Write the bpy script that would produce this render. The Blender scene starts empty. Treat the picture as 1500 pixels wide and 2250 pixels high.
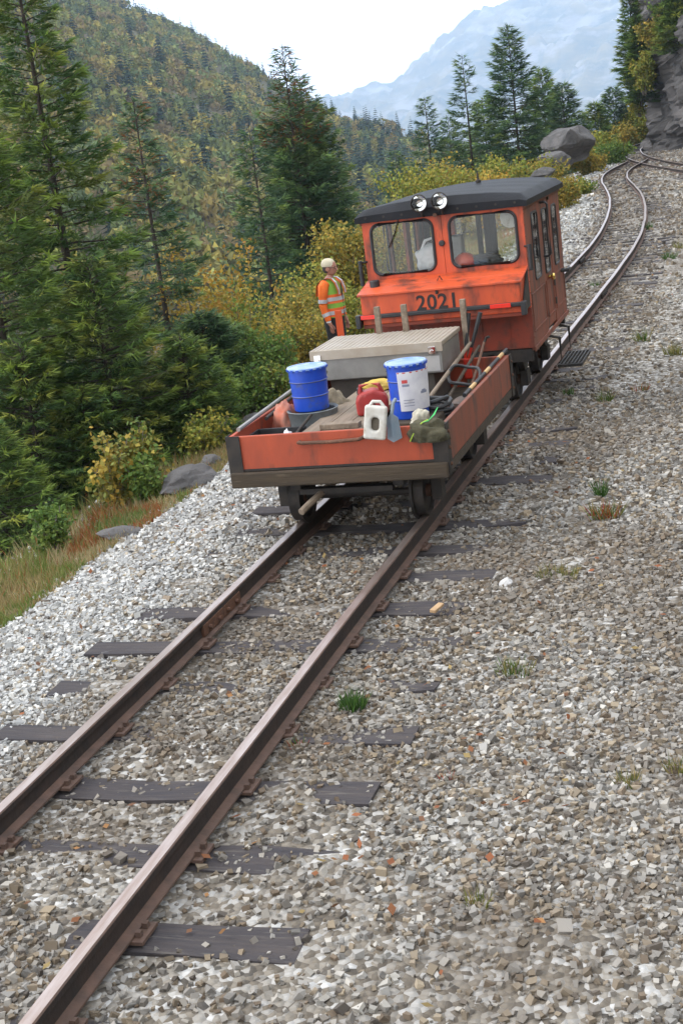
import bpy, bmesh, math, random
import numpy as np
from mathutils import Matrix, Vector

# ------------------------------------------------------------------ camera
SC = bpy.context.scene
COL = SC.collection
FPX, PITCH, ROLL, YAW = 3022.83, 0.26347, -0.12927, -0.32100
CAM = np.array([3.07826, 0.0, 2.83033])


def cam_axes():
    cy, sy = math.cos(YAW), math.sin(YAW)
    fwd = np.array([sy, cy, 0.0]); right = np.array([cy, -sy, 0.0]); up = np.array([0, 0, 1.0])
    f2 = math.cos(PITCH) * fwd - math.sin(PITCH) * up
    u2 = math.cos(PITCH) * up + math.sin(PITCH) * fwd
    r3 = math.cos(ROLL) * right + math.sin(ROLL) * u2
    u3 = -math.sin(ROLL) * right + math.cos(ROLL) * u2
    return r3, u3, f2


CR, CU, CF = cam_axes()
cd = bpy.data.cameras.new('camera'); cam = bpy.data.objects.new('camera', cd); COL.objects.link(cam)
cd.sensor_fit = 'VERTICAL'; cd.sensor_height = 36.0; cd.lens = FPX / 2250 * 36.0
cd.clip_start = 0.05; cd.clip_end = 20000
cam.matrix_world = Matrix(((CR[0], CU[0], -CF[0], CAM[0]), (CR[1], CU[1], -CF[1], CAM[1]), (CR[2], CU[2], -CF[2], CAM[2]), (0, 0, 0, 1)))
SC.camera = cam

# ------------------------------------------------------------------ world, sun, exposure
W = bpy.data.worlds.new('World'); SC.world = W; W.use_nodes = True
nt = W.node_tree; nt.nodes.clear()
SUN_EL, SUN_AZ = math.radians(46), math.radians(-104)      # azimuth from +Y towards +X: light from behind-left
sky = nt.nodes.new('ShaderNodeTexSky'); sky.sky_type = 'NISHITA'; sky.sun_disc = False
sky.sun_elevation = SUN_EL; sky.sun_rotation = SUN_AZ
sky.air_density = 1.0; sky.dust_density = 2.0; sky.ozone_density = 1.0
hs = nt.nodes.new('ShaderNodeHueSaturation'); hs.inputs['Saturation'].default_value = 0.12
bg = nt.nodes.new('ShaderNodeBackground'); bg.inputs['Strength'].default_value = 0.15
wo = nt.nodes.new('ShaderNodeOutputWorld')
ov = nt.nodes.new('ShaderNodeMix'); ov.data_type = 'RGBA'; ov.inputs['Factor'].default_value = .75
ov.inputs['B'].default_value = (13.2, 13.4, 13.7, 1)             # even cloud deck over the thin sky
nt.links.new(sky.outputs['Color'], hs.inputs['Color']); nt.links.new(hs.outputs['Color'], ov.inputs['A'])
nt.links.new(ov.outputs['Result'], bg.inputs['Color']); nt.links.new(bg.outputs['Background'], wo.inputs['Surface'])
sl = bpy.data.lights.new('sun', 'SUN'); sl.energy = 1.5; sl.angle = math.radians(22); sl.color = (1.0, 0.95, 0.88)
so = bpy.data.objects.new('sun', sl); COL.objects.link(so)
sd = Vector((math.sin(SUN_AZ) * math.cos(SUN_EL), math.cos(SUN_AZ) * math.cos(SUN_EL), math.sin(SUN_EL)))
so.rotation_euler = sd.to_track_quat('Z', 'Y').to_euler(); so.location = (-20, -20, 40)
SC.view_settings.view_transform = 'Standard'; SC.view_settings.look = 'None'
SC.view_settings.exposure = 0.32; SC.view_settings.gamma = 1.0
SC.view_settings.use_curve_mapping = False
SC.cycles.max_bounces = 8; SC.cycles.diffuse_bounces = 3; SC.cycles.glossy_bounces = 3
SC.cycles.transmission_bounces = 4; SC.cycles.transparent_max_bounces = 12; SC.cycles.volume_bounces = 2
SC.cycles.use_denoising = True
SC.cycles.sample_clamp_indirect = 4.0

RNG = np.random.default_rng(7); random.seed(7)


def at(px, py, Y=None, X=None, Z=None, D=None):
    d = CR * ((px - 750) / FPX) - CU * ((py - 1125) / FPX) + CF
    for v, i in ((X, 0), (Y, 1), (Z, 2)):
        if v is not None:
            return CAM + d * ((v - CAM[i]) / d[i])
    return CAM + d * D


# ------------------------------------------------------------------ noise
def _h(ix, iy, iz, s):
    n = (ix * 374761393 + iy * 668265263 + iz * 2147483647 + s * 144665) & 0xFFFFFFFF
    n = ((n ^ (n >> 13)) * 1274126177) & 0xFFFFFFFF
    return ((n ^ (n >> 16)) & 0xFFFF) / 65535.0


def vnoise(x, y, z=0.0, s=0):
    x = np.asarray(x, float); y = np.asarray(y, float); z = np.asarray(z, float) + 0 * x
    ix, iy, iz = np.floor(x).astype(np.int64), np.floor(y).astype(np.int64), np.floor(z).astype(np.int64)
    fx, fy, fz = x - ix, y - iy, z - iz
    fx, fy, fz = [t * t * (3 - 2 * t) for t in (fx, fy, fz)]
    r = 0
    for dx in (0, 1):
        for dy in (0, 1):
            for dz in (0, 1):
                w = (fx if dx else 1 - fx) * (fy if dy else 1 - fy) * (fz if dz else 1 - fz)
                r = r + w * _h(ix + dx, iy + dy, iz + dz, s)
    return r * 2 - 1


def fbm(x, y, z=0.0, o=4, s=0):
    r, a, f = 0, 1.0, 1.0
    for k in range(o):
        r = r + a * vnoise(np.asarray(x) * f, np.asarray(y) * f, np.asarray(z) * f, s + k); a *= .5; f *= 2.03
    return r


# ------------------------------------------------------------------ materials
MATS = {}


def mat(name, c1, c2=None, scale=6.0, rough=.7, metal=0.0, bump=0.0, bscale=None, lo=.35, hi=.65, c3=None, s3=25.0, lo3=.6, hi3=.72, spec=.5, stretch=None, coat=0.0):
    if name in MATS:
        return MATS[name]
    m = bpy.data.materials.new(name); m.use_nodes = True
    t = m.node_tree; b = t.nodes['Principled BSDF']
    b.inputs['Roughness'].default_value = rough; b.inputs['Metallic'].default_value = metal
    b.inputs['Specular IOR Level'].default_value = spec; b.inputs['Coat Weight'].default_value = coat
    b.inputs['Base Color'].default_value = (*c1, 1)
    if c2 is not None or bump:
        tc = t.nodes.new('ShaderNodeTexCoord'); src = tc.outputs['Object']
        if stretch:
            mp = t.nodes.new('ShaderNodeMapping'); mp.inputs['Scale'].default_value = stretch
            t.links.new(src, mp.inputs['Vector']); src = mp.outputs['Vector']

        def noise(sc, lo, hi, det=6):
            n = t.nodes.new('ShaderNodeTexNoise'); n.inputs['Scale'].default_value = sc; n.inputs['Detail'].default_value = det
            n.inputs['Roughness'].default_value = .62
            r = t.nodes.new('ShaderNodeMapRange'); r.inputs['From Min'].default_value = lo; r.inputs['From Max'].default_value = hi
            t.links.new(src, n.inputs['Vector']); t.links.new(n.outputs['Fac'], r.inputs['Value'])
            return n, r.outputs['Result']
        out = None
        if c2 is not None:
            n, f = noise(scale, lo, hi)
            mx = t.nodes.new('ShaderNodeMix'); mx.data_type = 'RGBA'
            mx.inputs['A'].default_value = (*c1, 1); mx.inputs['B'].default_value = (*c2, 1)
            t.links.new(f, mx.inputs['Factor']); out = mx.outputs['Result']
            if c3 is not None:
                n3, f3 = noise(s3, lo3, hi3)
                m3 = t.nodes.new('ShaderNodeMix'); m3.data_type = 'RGBA'; m3.inputs['B'].default_value = (*c3, 1)
                t.links.new(out, m3.inputs['A']); t.links.new(f3, m3.inputs['Factor']); out = m3.outputs['Result']
            t.links.new(out, b.inputs['Base Color'])
        if bump:
            nb, fb = noise(bscale or scale * 4, 0, 1, 8)
            bp = t.nodes.new('ShaderNodeBump'); bp.inputs['Strength'].default_value = bump; bp.inputs['Distance'].default_value = .02
            t.links.new(nb.outputs['Fac'], bp.inputs['Height']); t.links.new(bp.outputs['Normal'], b.inputs['Normal'])
    MATS[name] = m
    return m


def attr_mat(name, rough=.8, trans=0.0, spec=.3, bump=0.0, bscale=60):
    """colour from the mesh attribute 'col' (each stone's or leaf's own colour)"""
    if name in MATS:
        return MATS[name]
    m = bpy.data.materials.new(name); m.use_nodes = True
    t = m.node_tree; b = t.nodes['Principled BSDF']; o = t.nodes['Material Output']
    a = t.nodes.new('ShaderNodeAttribute'); a.attribute_name = 'col'
    b.inputs['Roughness'].default_value = rough; b.inputs['Specular IOR Level'].default_value = spec
    t.links.new(a.outputs['Color'], b.inputs['Base Color'])
    if bump:
        tc = t.nodes.new('ShaderNodeTexCoord'); n = t.nodes.new('ShaderNodeTexNoise'); n.inputs['Scale'].default_value = bscale
        n.inputs['Detail'].default_value = 6
        bp = t.nodes.new('ShaderNodeBump'); bp.inputs['Strength'].default_value = bump; bp.inputs['Distance'].default_value = .01
        t.links.new(tc.outputs['Object'], n.inputs['Vector']); t.links.new(n.outputs['Fac'], bp.inputs['Height'])
        t.links.new(bp.outputs['Normal'], b.inputs['Normal'])
        mx = t.nodes.new('ShaderNodeMix'); mx.data_type = 'RGBA'; mx.blend_type = 'MULTIPLY'; mx.inputs['Factor'].default_value = .5
        t.links.new(a.outputs['Color'], mx.inputs['A']); t.links.new(n.outputs['Fac'], mx.inputs['B'])
    if trans:
        tr = t.nodes.new('ShaderNodeBsdfTranslucent'); t.links.new(a.outputs['Color'], tr.inputs['Color'])
        mx = t.nodes.new('ShaderNodeMixShader'); mx.inputs['Fac'].default_value = trans
        t.links.new(b.outputs['BSDF'], mx.inputs[1]); t.links.new(tr.outputs['BSDF'], mx.inputs[2])
        t.links.new(mx.outputs['Shader'], o.inputs['Surface'])
    MATS[name] = m
    return m


def glass_mat():
    if 'glass' in MATS:
        return MATS['glass']
    m = bpy.data.materials.new('glass'); m.use_nodes = True; t = m.node_tree; t.nodes.clear()
    o = t.nodes.new('ShaderNodeOutputMaterial'); tr = t.nodes.new('ShaderNodeBsdfTransparent'); g = t.nodes.new('ShaderNodeBsdfGlossy')
    tr.inputs['Color'].default_value = (.965, .98, .97, 1); g.inputs['Roughness'].default_value = .04
    fr = t.nodes.new('ShaderNodeFresnel'); fr.inputs['IOR'].default_value = 1.45
    mx = t.nodes.new('ShaderNodeMixShader')
    t.links.new(fr.outputs['Fac'], mx.inputs['Fac']); t.links.new(tr.outputs['BSDF'], mx.inputs[1]); t.links.new(g.outputs['BSDF'], mx.inputs[2])
    t.links.new(mx.outputs['Shader'], o.inputs['Surface'])
    MATS['glass'] = m
    return m


ORANGE = mat('orange_paint', (.66, .098, .026), (.52, .072, .022), 2.2, .48, bump=.08, bscale=26, c3=(.1, .034, .022), s3=2.4, lo3=.5, hi3=.68, stretch=(2, 2, .75))
ORANGE_WORN_SHADED = mat('orange_paint_weathered_shaded', (.27, .066, .031), (.16, .057, .034), 2.0, .65, bump=.15, bscale=24, c3=(.06, .04, .032), s3=3.6, lo3=.49, hi3=.66, stretch=(2, 2, .6))  # weathered paint, with the dimmer light on the sides darkened into its colour
ORANGE_DIRTY_SHADED = mat('orange_paint_grimy_shaded', (.3, .045, .018), (.17, .034, .018), 2.6, .6, bump=.12, bscale=30, c3=(.06, .035, .025), s3=4.5, lo3=.48, hi3=.7)  # grimy paint, with the shadow under the hood darkened into its colour
BLACK = mat('black_rubber', (.018, .018, .02), (.03, .03, .032), 8, .5)
ROOFM = mat('black_roof_canvas', (.009, .01, .013), (.015, .016, .02), 3, .6, spec=.22, bump=.25, bscale=55, c3=(.024, .024, .028), s3=3, lo3=.58, hi3=.8)
STEEL_DARK = mat('grimy_black_steel', (.022, .02, .019), (.05, .04, .033), 9, .65, metal=.3, bump=.2)
RUST = mat('rusted_steel', (.16, .075, .045), (.09, .05, .035), 12, .75, metal=.25, bump=.3, c3=(.25, .12, .07), s3=30, lo3=.55, hi3=.7)
RAILTOP = mat('worn_rail_head', (.48, .4, .37), (.34, .25, .21), 5, .3, metal=.75, stretch=(6, .6, 6), bump=.06)
RAILWEB = mat('shaded_rail_steel', (.055, .038, .032), (.032, .026, .024), 9, .8, metal=.2, bump=.25)  # shadow below the rail head is painted into this near-black colour
RAILFOOT = mat('pinkish_rust', (.15, .088, .065), (.09, .058, .045), 9, .85, bump=.3)
TIEM = mat('creosoted_timber', (.04, .036, .042), (.075, .062, .06), 4, .9, bump=.6, bscale=26, stretch=(.5, 5, 5), c3=(.14, .125, .11), s3=9, lo3=.58, hi3=.75)
WOOD = mat('weathered_wood', (.27, .21, .155), (.16, .12, .085), 3, .85, bump=.35, bscale=20, stretch=(6, .5, 6), c3=(.35, .3, .24), s3=8)
WOODX = mat('dirty_brown_timber', (.075, .053, .032), (.04, .03, .021), 3, .9, bump=.4, bscale=22, stretch=(.5, 6, 6), c3=(.13, .1, .066), s3=7)
ALU = mat('scuffed_aluminium', (.36, .35, .33), (.26, .255, .24), 4, .5, metal=.6, bump=.05, c3=(.26, .25, .23), s3=6, lo3=.58, hi3=.78)
ALULID = mat('dusty_aluminium_lid', (.36, .3, .23), (.44, .39, .33), 4, .5, metal=.35, bump=.04)
BLUE = mat('blue_enamel', (.008, .055, .42), (.012, .075, .5), 6, .35, c3=(.06, .08, .16), s3=9, lo3=.56, hi3=.72)
BLUELID = mat('pale_blue_lid', (.12, .25, .58), (.36, .48, .68), 5, .35, c3=(.5, .55, .62), s3=9, lo3=.55, hi3=.7)
WHITEP = mat('white_plastic', (.66, .65, .61), (.5, .47, .41), 9, .55, c3=(.3, .25, .18), s3=14, lo3=.58, hi3=.72)
LABELP = mat('white_paper_label', (.66, .66, .69), (.52, .52, .58), 7, .6, c3=(.36, .33, .3), s3=11, lo3=.6, hi3=.75)
GREYP = mat('grey_tub_plastic', (.15, .17, .18), (.1, .11, .11), 8, .6, c3=(.28, .26, .23), s3=9)
REDP = mat('faded_red_plastic', (.4, .03, .025), (.3, .03, .025), 8, .5, c3=(.5, .16, .13), s3=10, lo3=.58, hi3=.75)
REDREF = mat('red_reflector', (.8, .03, .02), (.75, .05, .03), 30, .25)
CHROME = mat('chrome', (.85, .85, .86), None, rough=.06, metal=1.0)
BRASS = mat('brass', (.75, .52, .15), None, rough=.2, metal=1.0)
INTDARK = mat('dark_cab_interior', (.03, .03, .03), (.05, .045, .04), 6, .7)
GLASS = glass_mat()


# ------------------------------------------------------------------ mesh building
class MB:
    def __init__(s):
        s.v = []; s.f = []; s.m = []

    def add(s, vs, fs, mi=0):
        o = len(s.v); s.v += [tuple(map(float, q)) for q in vs]; s.f += [tuple(o + i for i in f) for f in fs]; s.m += [mi] * len(fs)
        return s

    def box(s, x0, x1, y0, y1, z0, z1, mi=0, M=None):
        vs = [(x, y, z) for z in (z0, z1) for y in (y0, y1) for x in (x0, x1)]
        if M is not None:
            vs = [M @ Vector(q) for q in vs]
        return s.add(vs, [(0, 2, 3, 1), (4, 5, 7, 6), (0, 1, 5, 4), (2, 6, 7, 3), (0, 4, 6, 2), (1, 3, 7, 5)], mi)

    def tube(s, pts, r, n=8, mi=0, cap=True, flat=None):
        pts = [Vector(q) for q in pts]; k = len(pts)
        rr = r if isinstance(r, (list, tuple)) else [r] * k
        vs = []; fs = []
        t0 = (pts[1] - pts[0]).normalized(); ref = Vector((0, 0, 1)) if abs(t0.z) < .9 else Vector((1, 0, 0))
        for i, p in enumerate(pts):
            a = pts[max(0, i - 1)]; b = pts[min(k - 1, i + 1)]; t = (b - a).normalized()
            u = t.cross(ref).normalized(); w = u.cross(t).normalized()
            for j in range(n):
                g = 2 * math.pi * j / n
                vs.append(p + u * (math.cos(g) * rr[i]) + w * (math.sin(g) * rr[i] * (flat or 1)))
        for i in range(k - 1):
            for j in range(n):
                fs.append((i * n + j, i * n + (j + 1) % n, (i + 1) * n + (j + 1) % n, (i + 1) * n + j))
        if cap:
            fs.append(tuple(reversed(range(n)))); fs.append(tuple((k - 1) * n + j for j in range(n)))
        return s.add(vs, fs, mi)

    def lathe(s, prof, c=(0, 0, 0), n=24, axis='z', mi=0, cap=True):
        vs = []; fs = []
        for (r, z) in prof:
            for j in range(n):
                g = 2 * math.pi * j / n; a, b = r * math.cos(g), r * math.sin(g)
                q = {'z': (a, b, z), 'y': (a, z, b), 'x': (z, a, b)}[axis]
                vs.append((c[0] + q[0], c[1] + q[1], c[2] + q[2]))
        for i in range(len(prof) - 1):
            for j in range(n):
                fs.append((i * n + j, i * n + (j + 1) % n, (i + 1) * n + (j + 1) % n, (i + 1) * n + j))
        if cap:
            fs.append(tuple(reversed(range(n)))); fs.append(tuple((len(prof) - 1) * n + j for j in range(n)))
        return s.add(vs, fs, mi)

    def prism(s, poly, a0, a1, axis='x', mi=0):
        """poly: 2-D points in the two other axes, extruded along axis"""
        n = len(poly); vs = []
        for a in (a0, a1):
            for (p, q) in poly:
                vs.append({'x': (a, p, q), 'y': (p, a, q), 'z': (p, q, a)}[axis])
        fs = [tuple(reversed(range(n))), tuple(range(n, 2 * n))] + [(i, (i + 1) % n, n + (i + 1) % n, n + i) for i in range(n)]
        return s.add(vs, fs, mi)

    def build(s, name, m, parent=None, smooth=False, bevel=0.0, seg=2):
        me = bpy.data.meshes.new(name); me.from_pydata(s.v, [], s.f)
        for mm in (m if isinstance(m, (list, tuple)) else [m]):
            me.materials.append(mm)
        if any(s.m):
            me.polygons.foreach_set('material_index', s.m)
        bm = bmesh.new(); bm.from_mesh(me); bmesh.ops.recalc_face_normals(bm, faces=bm.faces); bm.to_mesh(me); bm.free()
        if smooth:
            me.polygons.foreach_set('use_smooth', [True] * len(me.polygons))
            me.set_sharp_from_angle(angle=math.radians(38))
        o = bpy.data.objects.new(name, me); COL.objects.link(o)
        if parent is not None:
            o.parent = parent
        if bevel:
            bv = o.modifiers.new('bevel', 'BEVEL'); bv.width = bevel; bv.segments = seg; bv.limit_method = 'ANGLE'
        return o


def np_mesh(name, V, F, m, col=None, parent=None, smooth=False, link=True):
    """V (n,3), F (k,3) or (k,4) arrays; col (n,3) per-vertex own colour"""
    me = bpy.data.meshes.new(name); V = np.asarray(V, np.float32); F = np.asarray(F, np.int32); k = F.shape[1]
    me.vertices.add(len(V)); me.vertices.foreach_set('co', V.ravel())
    me.loops.add(F.size); me.loops.foreach_set('vertex_index', F.ravel())
    me.polygons.add(len(F)); me.polygons.foreach_set('loop_start', np.arange(0, F.size, k, dtype=np.int32))
    me.polygons.foreach_set('loop_total', np.full(len(F), k, np.int32))
    me.polygons.foreach_set('use_smooth', np.full(len(F), bool(smooth)))
    me.update(calc_edges=True)
    if col is not None:
        a = me.attributes.new('col', 'FLOAT_COLOR', 'POINT')
        c4 = np.ones((len(V), 4), np.float32); c4[:, :3] = col; a.data.foreach_set('color', c4.ravel())
    me.materials.append(m)
    if not link:
        return me
    o = bpy.data.objects.new(name, me); COL.objects.link(o)
    if parent is not None:
        o.parent = parent
    return o


def tag(o, label=None, cat=None, group=None, kind=None):
    for k, v in (('label', label), ('category', cat), ('group', group), ('kind', kind)):
        if v:
            o[k] = v
    return o


def empty(name, loc=(0, 0, 0), rz=0.0):
    o = bpy.data.objects.new(name, None); COL.objects.link(o); o.location = loc; o.rotation_euler = (0, 0, rz); o.empty_display_size = .1
    return o


# ------------------------------------------------------------------ track lines and terrain
SY = [-20, 25, 28, 31, 35.5, 40, 45, 50, 55, 60, 64, 68, 72, 78]
SX = [0, 0, -.03, -.1, -.35, -.7, -1.2, -1.85, -2.55, -3.0, -3.1, -3.0, -2.95, -3.7]
MY = [-20, 25, 35, 45, 52, 58.5, 64.5, 71, 78, 85, 92, 100, 112, 130]
MX = [4.7, 4.7, 4.3, 3.0, 1.5, -.1, -1.5, -2.75, -3.8, -4.5, -4.75, -4.3, -2.2, 2.5]


def smooth_path(Yk, Xk):
    ys = np.arange(Yk[0], Yk[-1] + .01, .25); xs = np.interp(ys, Yk, Xk)
    k = np.hanning(25); k /= k.sum(); pad = np.pad(xs, 12, mode='reflect', reflect_type='odd')
    return ys, np.convolve(pad, k, 'valid')


SYs, SXs = smooth_path(SY, SX); MYs, MXs = smooth_path(MY, MX)


def tcx(Y): return np.interp(Y, SYs, SXs)
def mcx(Y): return np.interp(Y, MYs, MXs)
def sstep(a, b, x): t = np.clip((x - a) / (b - a), 0, 1); return t * t * (3 - 2 * t)


def tz(X, Y):
    X = np.asarray(X, float); Y = np.asarray(Y, float)
    c = np.where(Y < 72, tcx(Y), mcx(Y)); u = X - c
    bench = 5.5 * sstep(36, 60, Y)
    z = -.175 + 0 * u
    d1 = np.clip(-1.35 - u, 0, 1.85); z = z - .25 * d1
    d2 = np.clip(-3.2 - u, 0, 1.4 + bench); z = z - .17 * d2 * (1 - .7 * sstep(36, 60, Y))
    d3 = np.clip(-4.6 - bench - u, 0, 9); z = z - .78 * d3
    d4 = np.clip(-13.6 - bench - u, 0, 60); z = z - .42 * d4
    w = X - mcx(Y)
    r1 = np.clip(w - 2.4, 0, 1.6); z = z + .25 * r1
    r2 = np.clip(w - 4.0, 0, 40); z = z + .75 * r2
    z = z + .022 * fbm(X * 1.3, Y * 1.3, o=3, s=3) + .12 * np.clip(-3.2 - u, 0, 4) / 4 * fbm(X * .8, Y * .8, o=4, s=9) + .3 * np.clip((w - 3.5) / 3, 0, 1) * fbm(X * .5, Y * .5, o=4, s=5)
    return z


def grid_faces(nx, ny):
    i = np.arange(nx - 1)[None, :] + nx * np.arange(ny - 1)[:, None]
    return np.stack([i, i + 1, i + nx + 1, i + nx], -1).reshape(-1, 4)


GROUNDM = mat('stony_dirt', (.2, .175, .145), (.12, .1, .08), 1.6, .95, bump=.9, bscale=38, c3=(.42, .4, .37), s3=24, lo3=.48, hi3=.6)


def ground_mat():
    """gravel of many small stones: voronoi cells with their own colours"""
    m = bpy.data.materials.new('fine_gravel'); m.use_nodes = True; t = m.node_tree; b = t.nodes['Principled BSDF']
    b.inputs['Roughness'].default_value = .95; b.inputs['Specular IOR Level'].default_value = .2
    tc = t.nodes.new('ShaderNodeTexCoord')
    vo = t.nodes.new('ShaderNodeTexVoronoi'); vo.inputs['Scale'].default_value = 30; t.links.new(tc.outputs['Object'], vo.inputs['Vector'])
    sp = t.nodes.new('ShaderNodeSeparateColor'); t.links.new(vo.outputs['Color'], sp.inputs['Color'])
    rp = t.nodes.new('ShaderNodeValToRGB'); e = rp.color_ramp.elements
    e[0].position = 0; e[0].color = (.1, .09, .08, 1); e[1].position = 1; e[1].color = (.56, .55, .53, 1)
    for p, c in ((.25, (.17, .145, .115)), (.5, (.27, .24, .2)), (.75, (.36, .34, .31))):
        q = e.new(p); q.color = (*c, 1)
    t.links.new(sp.outputs['Red'], rp.inputs['Fac'])
    nz = t.nodes.new('ShaderNodeTexNoise'); nz.inputs['Scale'].default_value = .9; nz.inputs['Detail'].default_value = 5
    t.links.new(tc.outputs['Object'], nz.inputs['Vector'])
    mr = t.nodes.new('ShaderNodeMapRange'); mr.inputs['From Min'].default_value = .42; mr.inputs['From Max'].default_value = .7
    t.links.new(nz.outputs['Fac'], mr.inputs['Value'])
    mx = t.nodes.new('ShaderNodeMix'); mx.data_type = 'RGBA'; mx.inputs['B'].default_value = (.13, .105, .08, 1)
    t.links.new(rp.outputs['Color'], mx.inputs['A']); t.links.new(mr.outputs['Result'], mx.inputs['Factor'])
    # vegetated soil away from the gravel bed, from the mesh's own attribute
    a = t.nodes.new('ShaderNodeAttribute'); a.attribute_name = 'col'
    s2 = t.nodes.new('ShaderNodeSeparateColor'); t.links.new(a.outputs['Color'], s2.inputs['Color'])
    n2 = t.nodes.new('ShaderNodeTexNoise'); n2.inputs['Scale'].default_value = 5; n2.inputs['Detail'].default_value = 7; t.links.new(tc.outputs['Object'], n2.inputs['Vector'])
    r2 = t.nodes.new('ShaderNodeValToRGB'); e = r2.color_ramp.elements
    e[0].position = .3; e[0].color = (.045, .05, .02, 1); e[1].position = .7; e[1].color = (.17, .13, .06, 1)
    t.links.new(n2.outputs['Fac'], r2.inputs['Fac'])
    m2 = t.nodes.new('ShaderNodeMix'); m2.data_type = 'RGBA'
    t.links.new(mx.outputs['Result'], m2.inputs['A']); t.links.new(r2.outputs['Color'], m2.inputs['B']); t.links.new(s2.outputs['Red'], m2.inputs['Factor'])
    t.links.new(m2.outputs['Result'], b.inputs['Base Color'])
    bp = t.nodes.new('ShaderNodeBump'); bp.inputs['Strength'].default_value = .9; bp.inputs['Distance'].default_value = .03
    inv = t.nodes.new('ShaderNodeMath'); inv.operation = 'SUBTRACT'; inv.inputs[0].default_value = 1
    t.links.new(vo.outputs['Distance'], inv.inputs[1]); t.links.new(inv.outputs[0], bp.inputs['Height']); t.links.new(bp.outputs['Normal'], b.inputs['Normal'])
    return m


def build_ground():
    xs = np.concatenate([np.arange(-200, -30, 5), np.arange(-30, -12, 1.2), np.arange(-12, -4, .4), np.arange(-4, 6, .14), np.arange(6, 14, .5), np.arange(14, 60, 4)])
    ys = np.concatenate([np.arange(-60, -16, 4), np.arange(-16, 2, 1.5), np.arange(2, 26, .16), np.arange(26, 70, .5), np.arange(70, 140, 2), np.arange(140, 420, 12)])
    X, Y = np.meshgrid(xs, ys); Z = tz(X, Y)
    veg = np.clip(sstep(-3.0, -3.7, X - np.where(Y < 72, tcx(Y), mcx(Y)) + .35 * fbm(X * .6, Y * .6, s=21)), 0, 1)
    veg = np.maximum(veg, sstep(2.6, 4.2, X - mcx(Y)))
    col = np.stack([veg, veg, veg], -1).reshape(-1, 3)
    o = np_mesh('ground', np.stack([X, Y, Z], -1).reshape(-1, 3), grid_faces(len(xs), len(ys)), ground_mat(), col, smooth=True)
    tag(o, kind='structure')


build_ground()
# ------------------------------------------------------------------ far terrain
def azdir(px):
    """horizontal unit direction of a picture column, and the row of its horizon"""
    y = 400 - .13 * px
    d = CR * ((px - 750) / FPX) - CU * ((y - 1125) / FPX) + CF
    h = np.hypot(d[0], d[1]); return d[0] / h, d[1] / h, y, math.hypot(math.hypot(px - 750, y - 1125), FPX)


RIDGE = [(-2200, -700), (-1200, -620), (-500, -420), (-200, -250), (0, -150), (150, -62), (270, 12), (400, 70), (500, 125), (600, 190), (680, 245), (740, 272), (820, 290), (900, 312), (980, 335), (1080, 350), (1300, 362)]


def ridge_z(px, d, tab):
    r = np.interp(px, [q[0] for q in tab], [q[1] for q in tab])
    x, y, hy, L = azdir(px)
    return CAM[2] + d * (hy - r) / L


def hill_point(px, t):
    """t 0..1 from the valley floor up to the ridge, >1 beyond it"""
    x, y, hy, L = azdir(px)
    d1 = 640 + 100 * math.sin(px / 210.0); d0 = 125
    d = d0 + (d1 - d0) * t
    zr = ridge_z(px, d1, RIDGE); z0 = -36.0
    z = z0 + (zr - z0) * (t ** .92 if t <= 1 else 1 - 1.6 * (t - 1))
    X, Y = CAM[0] + x * d, CAM[1] + y * d
    z += (4.5 * float(fbm(X / 50, Y / 50, o=3, s=31))) * min(1, 4 * t) * (1 if t < .9 else max(0, (1.08 - t) / .18))
    return X, Y, z


def build_hill():
    pxs = np.arange(-2200, 1320, 16); ts = np.linspace(0, 1.35, 64)
    V = np.array([hill_point(p, t) for t in ts for p in pxs])
    m = mat('autumn_hillside_soil', (.07, .07, .03), (.12, .09, .045), .05, .95, c3=(.2, .2, .19), s3=.03, lo3=.7, hi3=.74)
    tag(np_mesh('hillside', V, grid_faces(len(pxs), len(ts)), m, smooth=True), kind='structure')


build_hill()

MRIDGE = [(300, 232), (560, 236), (700, 232), (770, 222), (840, 208), (890, 196), (920, 170), (950, 140), (990, 108), (1040, 68), (1075, 50), (1110, 42), (1150, 16), (1180, 10), (1200, 6), (1235, -22), (1290, -60), (1400, -95), (1500, -80), (1700, -60), (2000, 0)]


def build_mountain():
    pxs = np.arange(300, 2000, 7); ts = np.linspace(0, 1.25, 110)
    P, T = np.meshgrid(pxs, ts); V = np.zeros(P.shape + (3,))
    for j, px in enumerate(pxs):
        x, y, hy, L = azdir(px); d1 = 4700 + .5 * (px - 1000); d0 = 2100; zr = ridge_z(px, d1, MRIDGE)
        for i, t in enumerate(ts):
            d = d0 + (d1 - d0) * t
            z = -110 + (zr + 110) * (t ** 1.15 if t <= 1 else 1 - 1.2 * (t - 1))
            V[i, j] = (CAM[0] + x * d, CAM[1] + y * d, z)
    amp = np.clip(T * 3, 0, 1) * np.where(T < .9, 1, np.clip((1.1 - T) / .2, .25, 1))
    r = 1 - np.abs(fbm(V[..., 0] / 300, V[..., 1] / 300, o=5, s=41))
    V[..., 2] += amp * (120 * (r - .6) + 20 * fbm(V[..., 0] / 65, V[..., 1] / 65, o=4, s=51))
    m = mat('forested_mountain', (.02, .035, .025), (.15, .12, .05), .012, .95, c3=(.24, .23, .23), s3=.008, lo3=.5, hi3=.64, stretch=(1, 1, 2.5), bump=0)
    tag(np_mesh('mountain', V.reshape(-1, 3), grid_faces(len(pxs), len(ts)), m, smooth=True), kind='structure')


build_mountain()

LEAFM = attr_mat('leaf', .75, trans=.28, spec=.25)
NEEDLEM = attr_mat('needle', .6, trans=.36, spec=.35)
FARM = attr_mat('far_foliage', .85, trans=.1, spec=.15)


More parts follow.
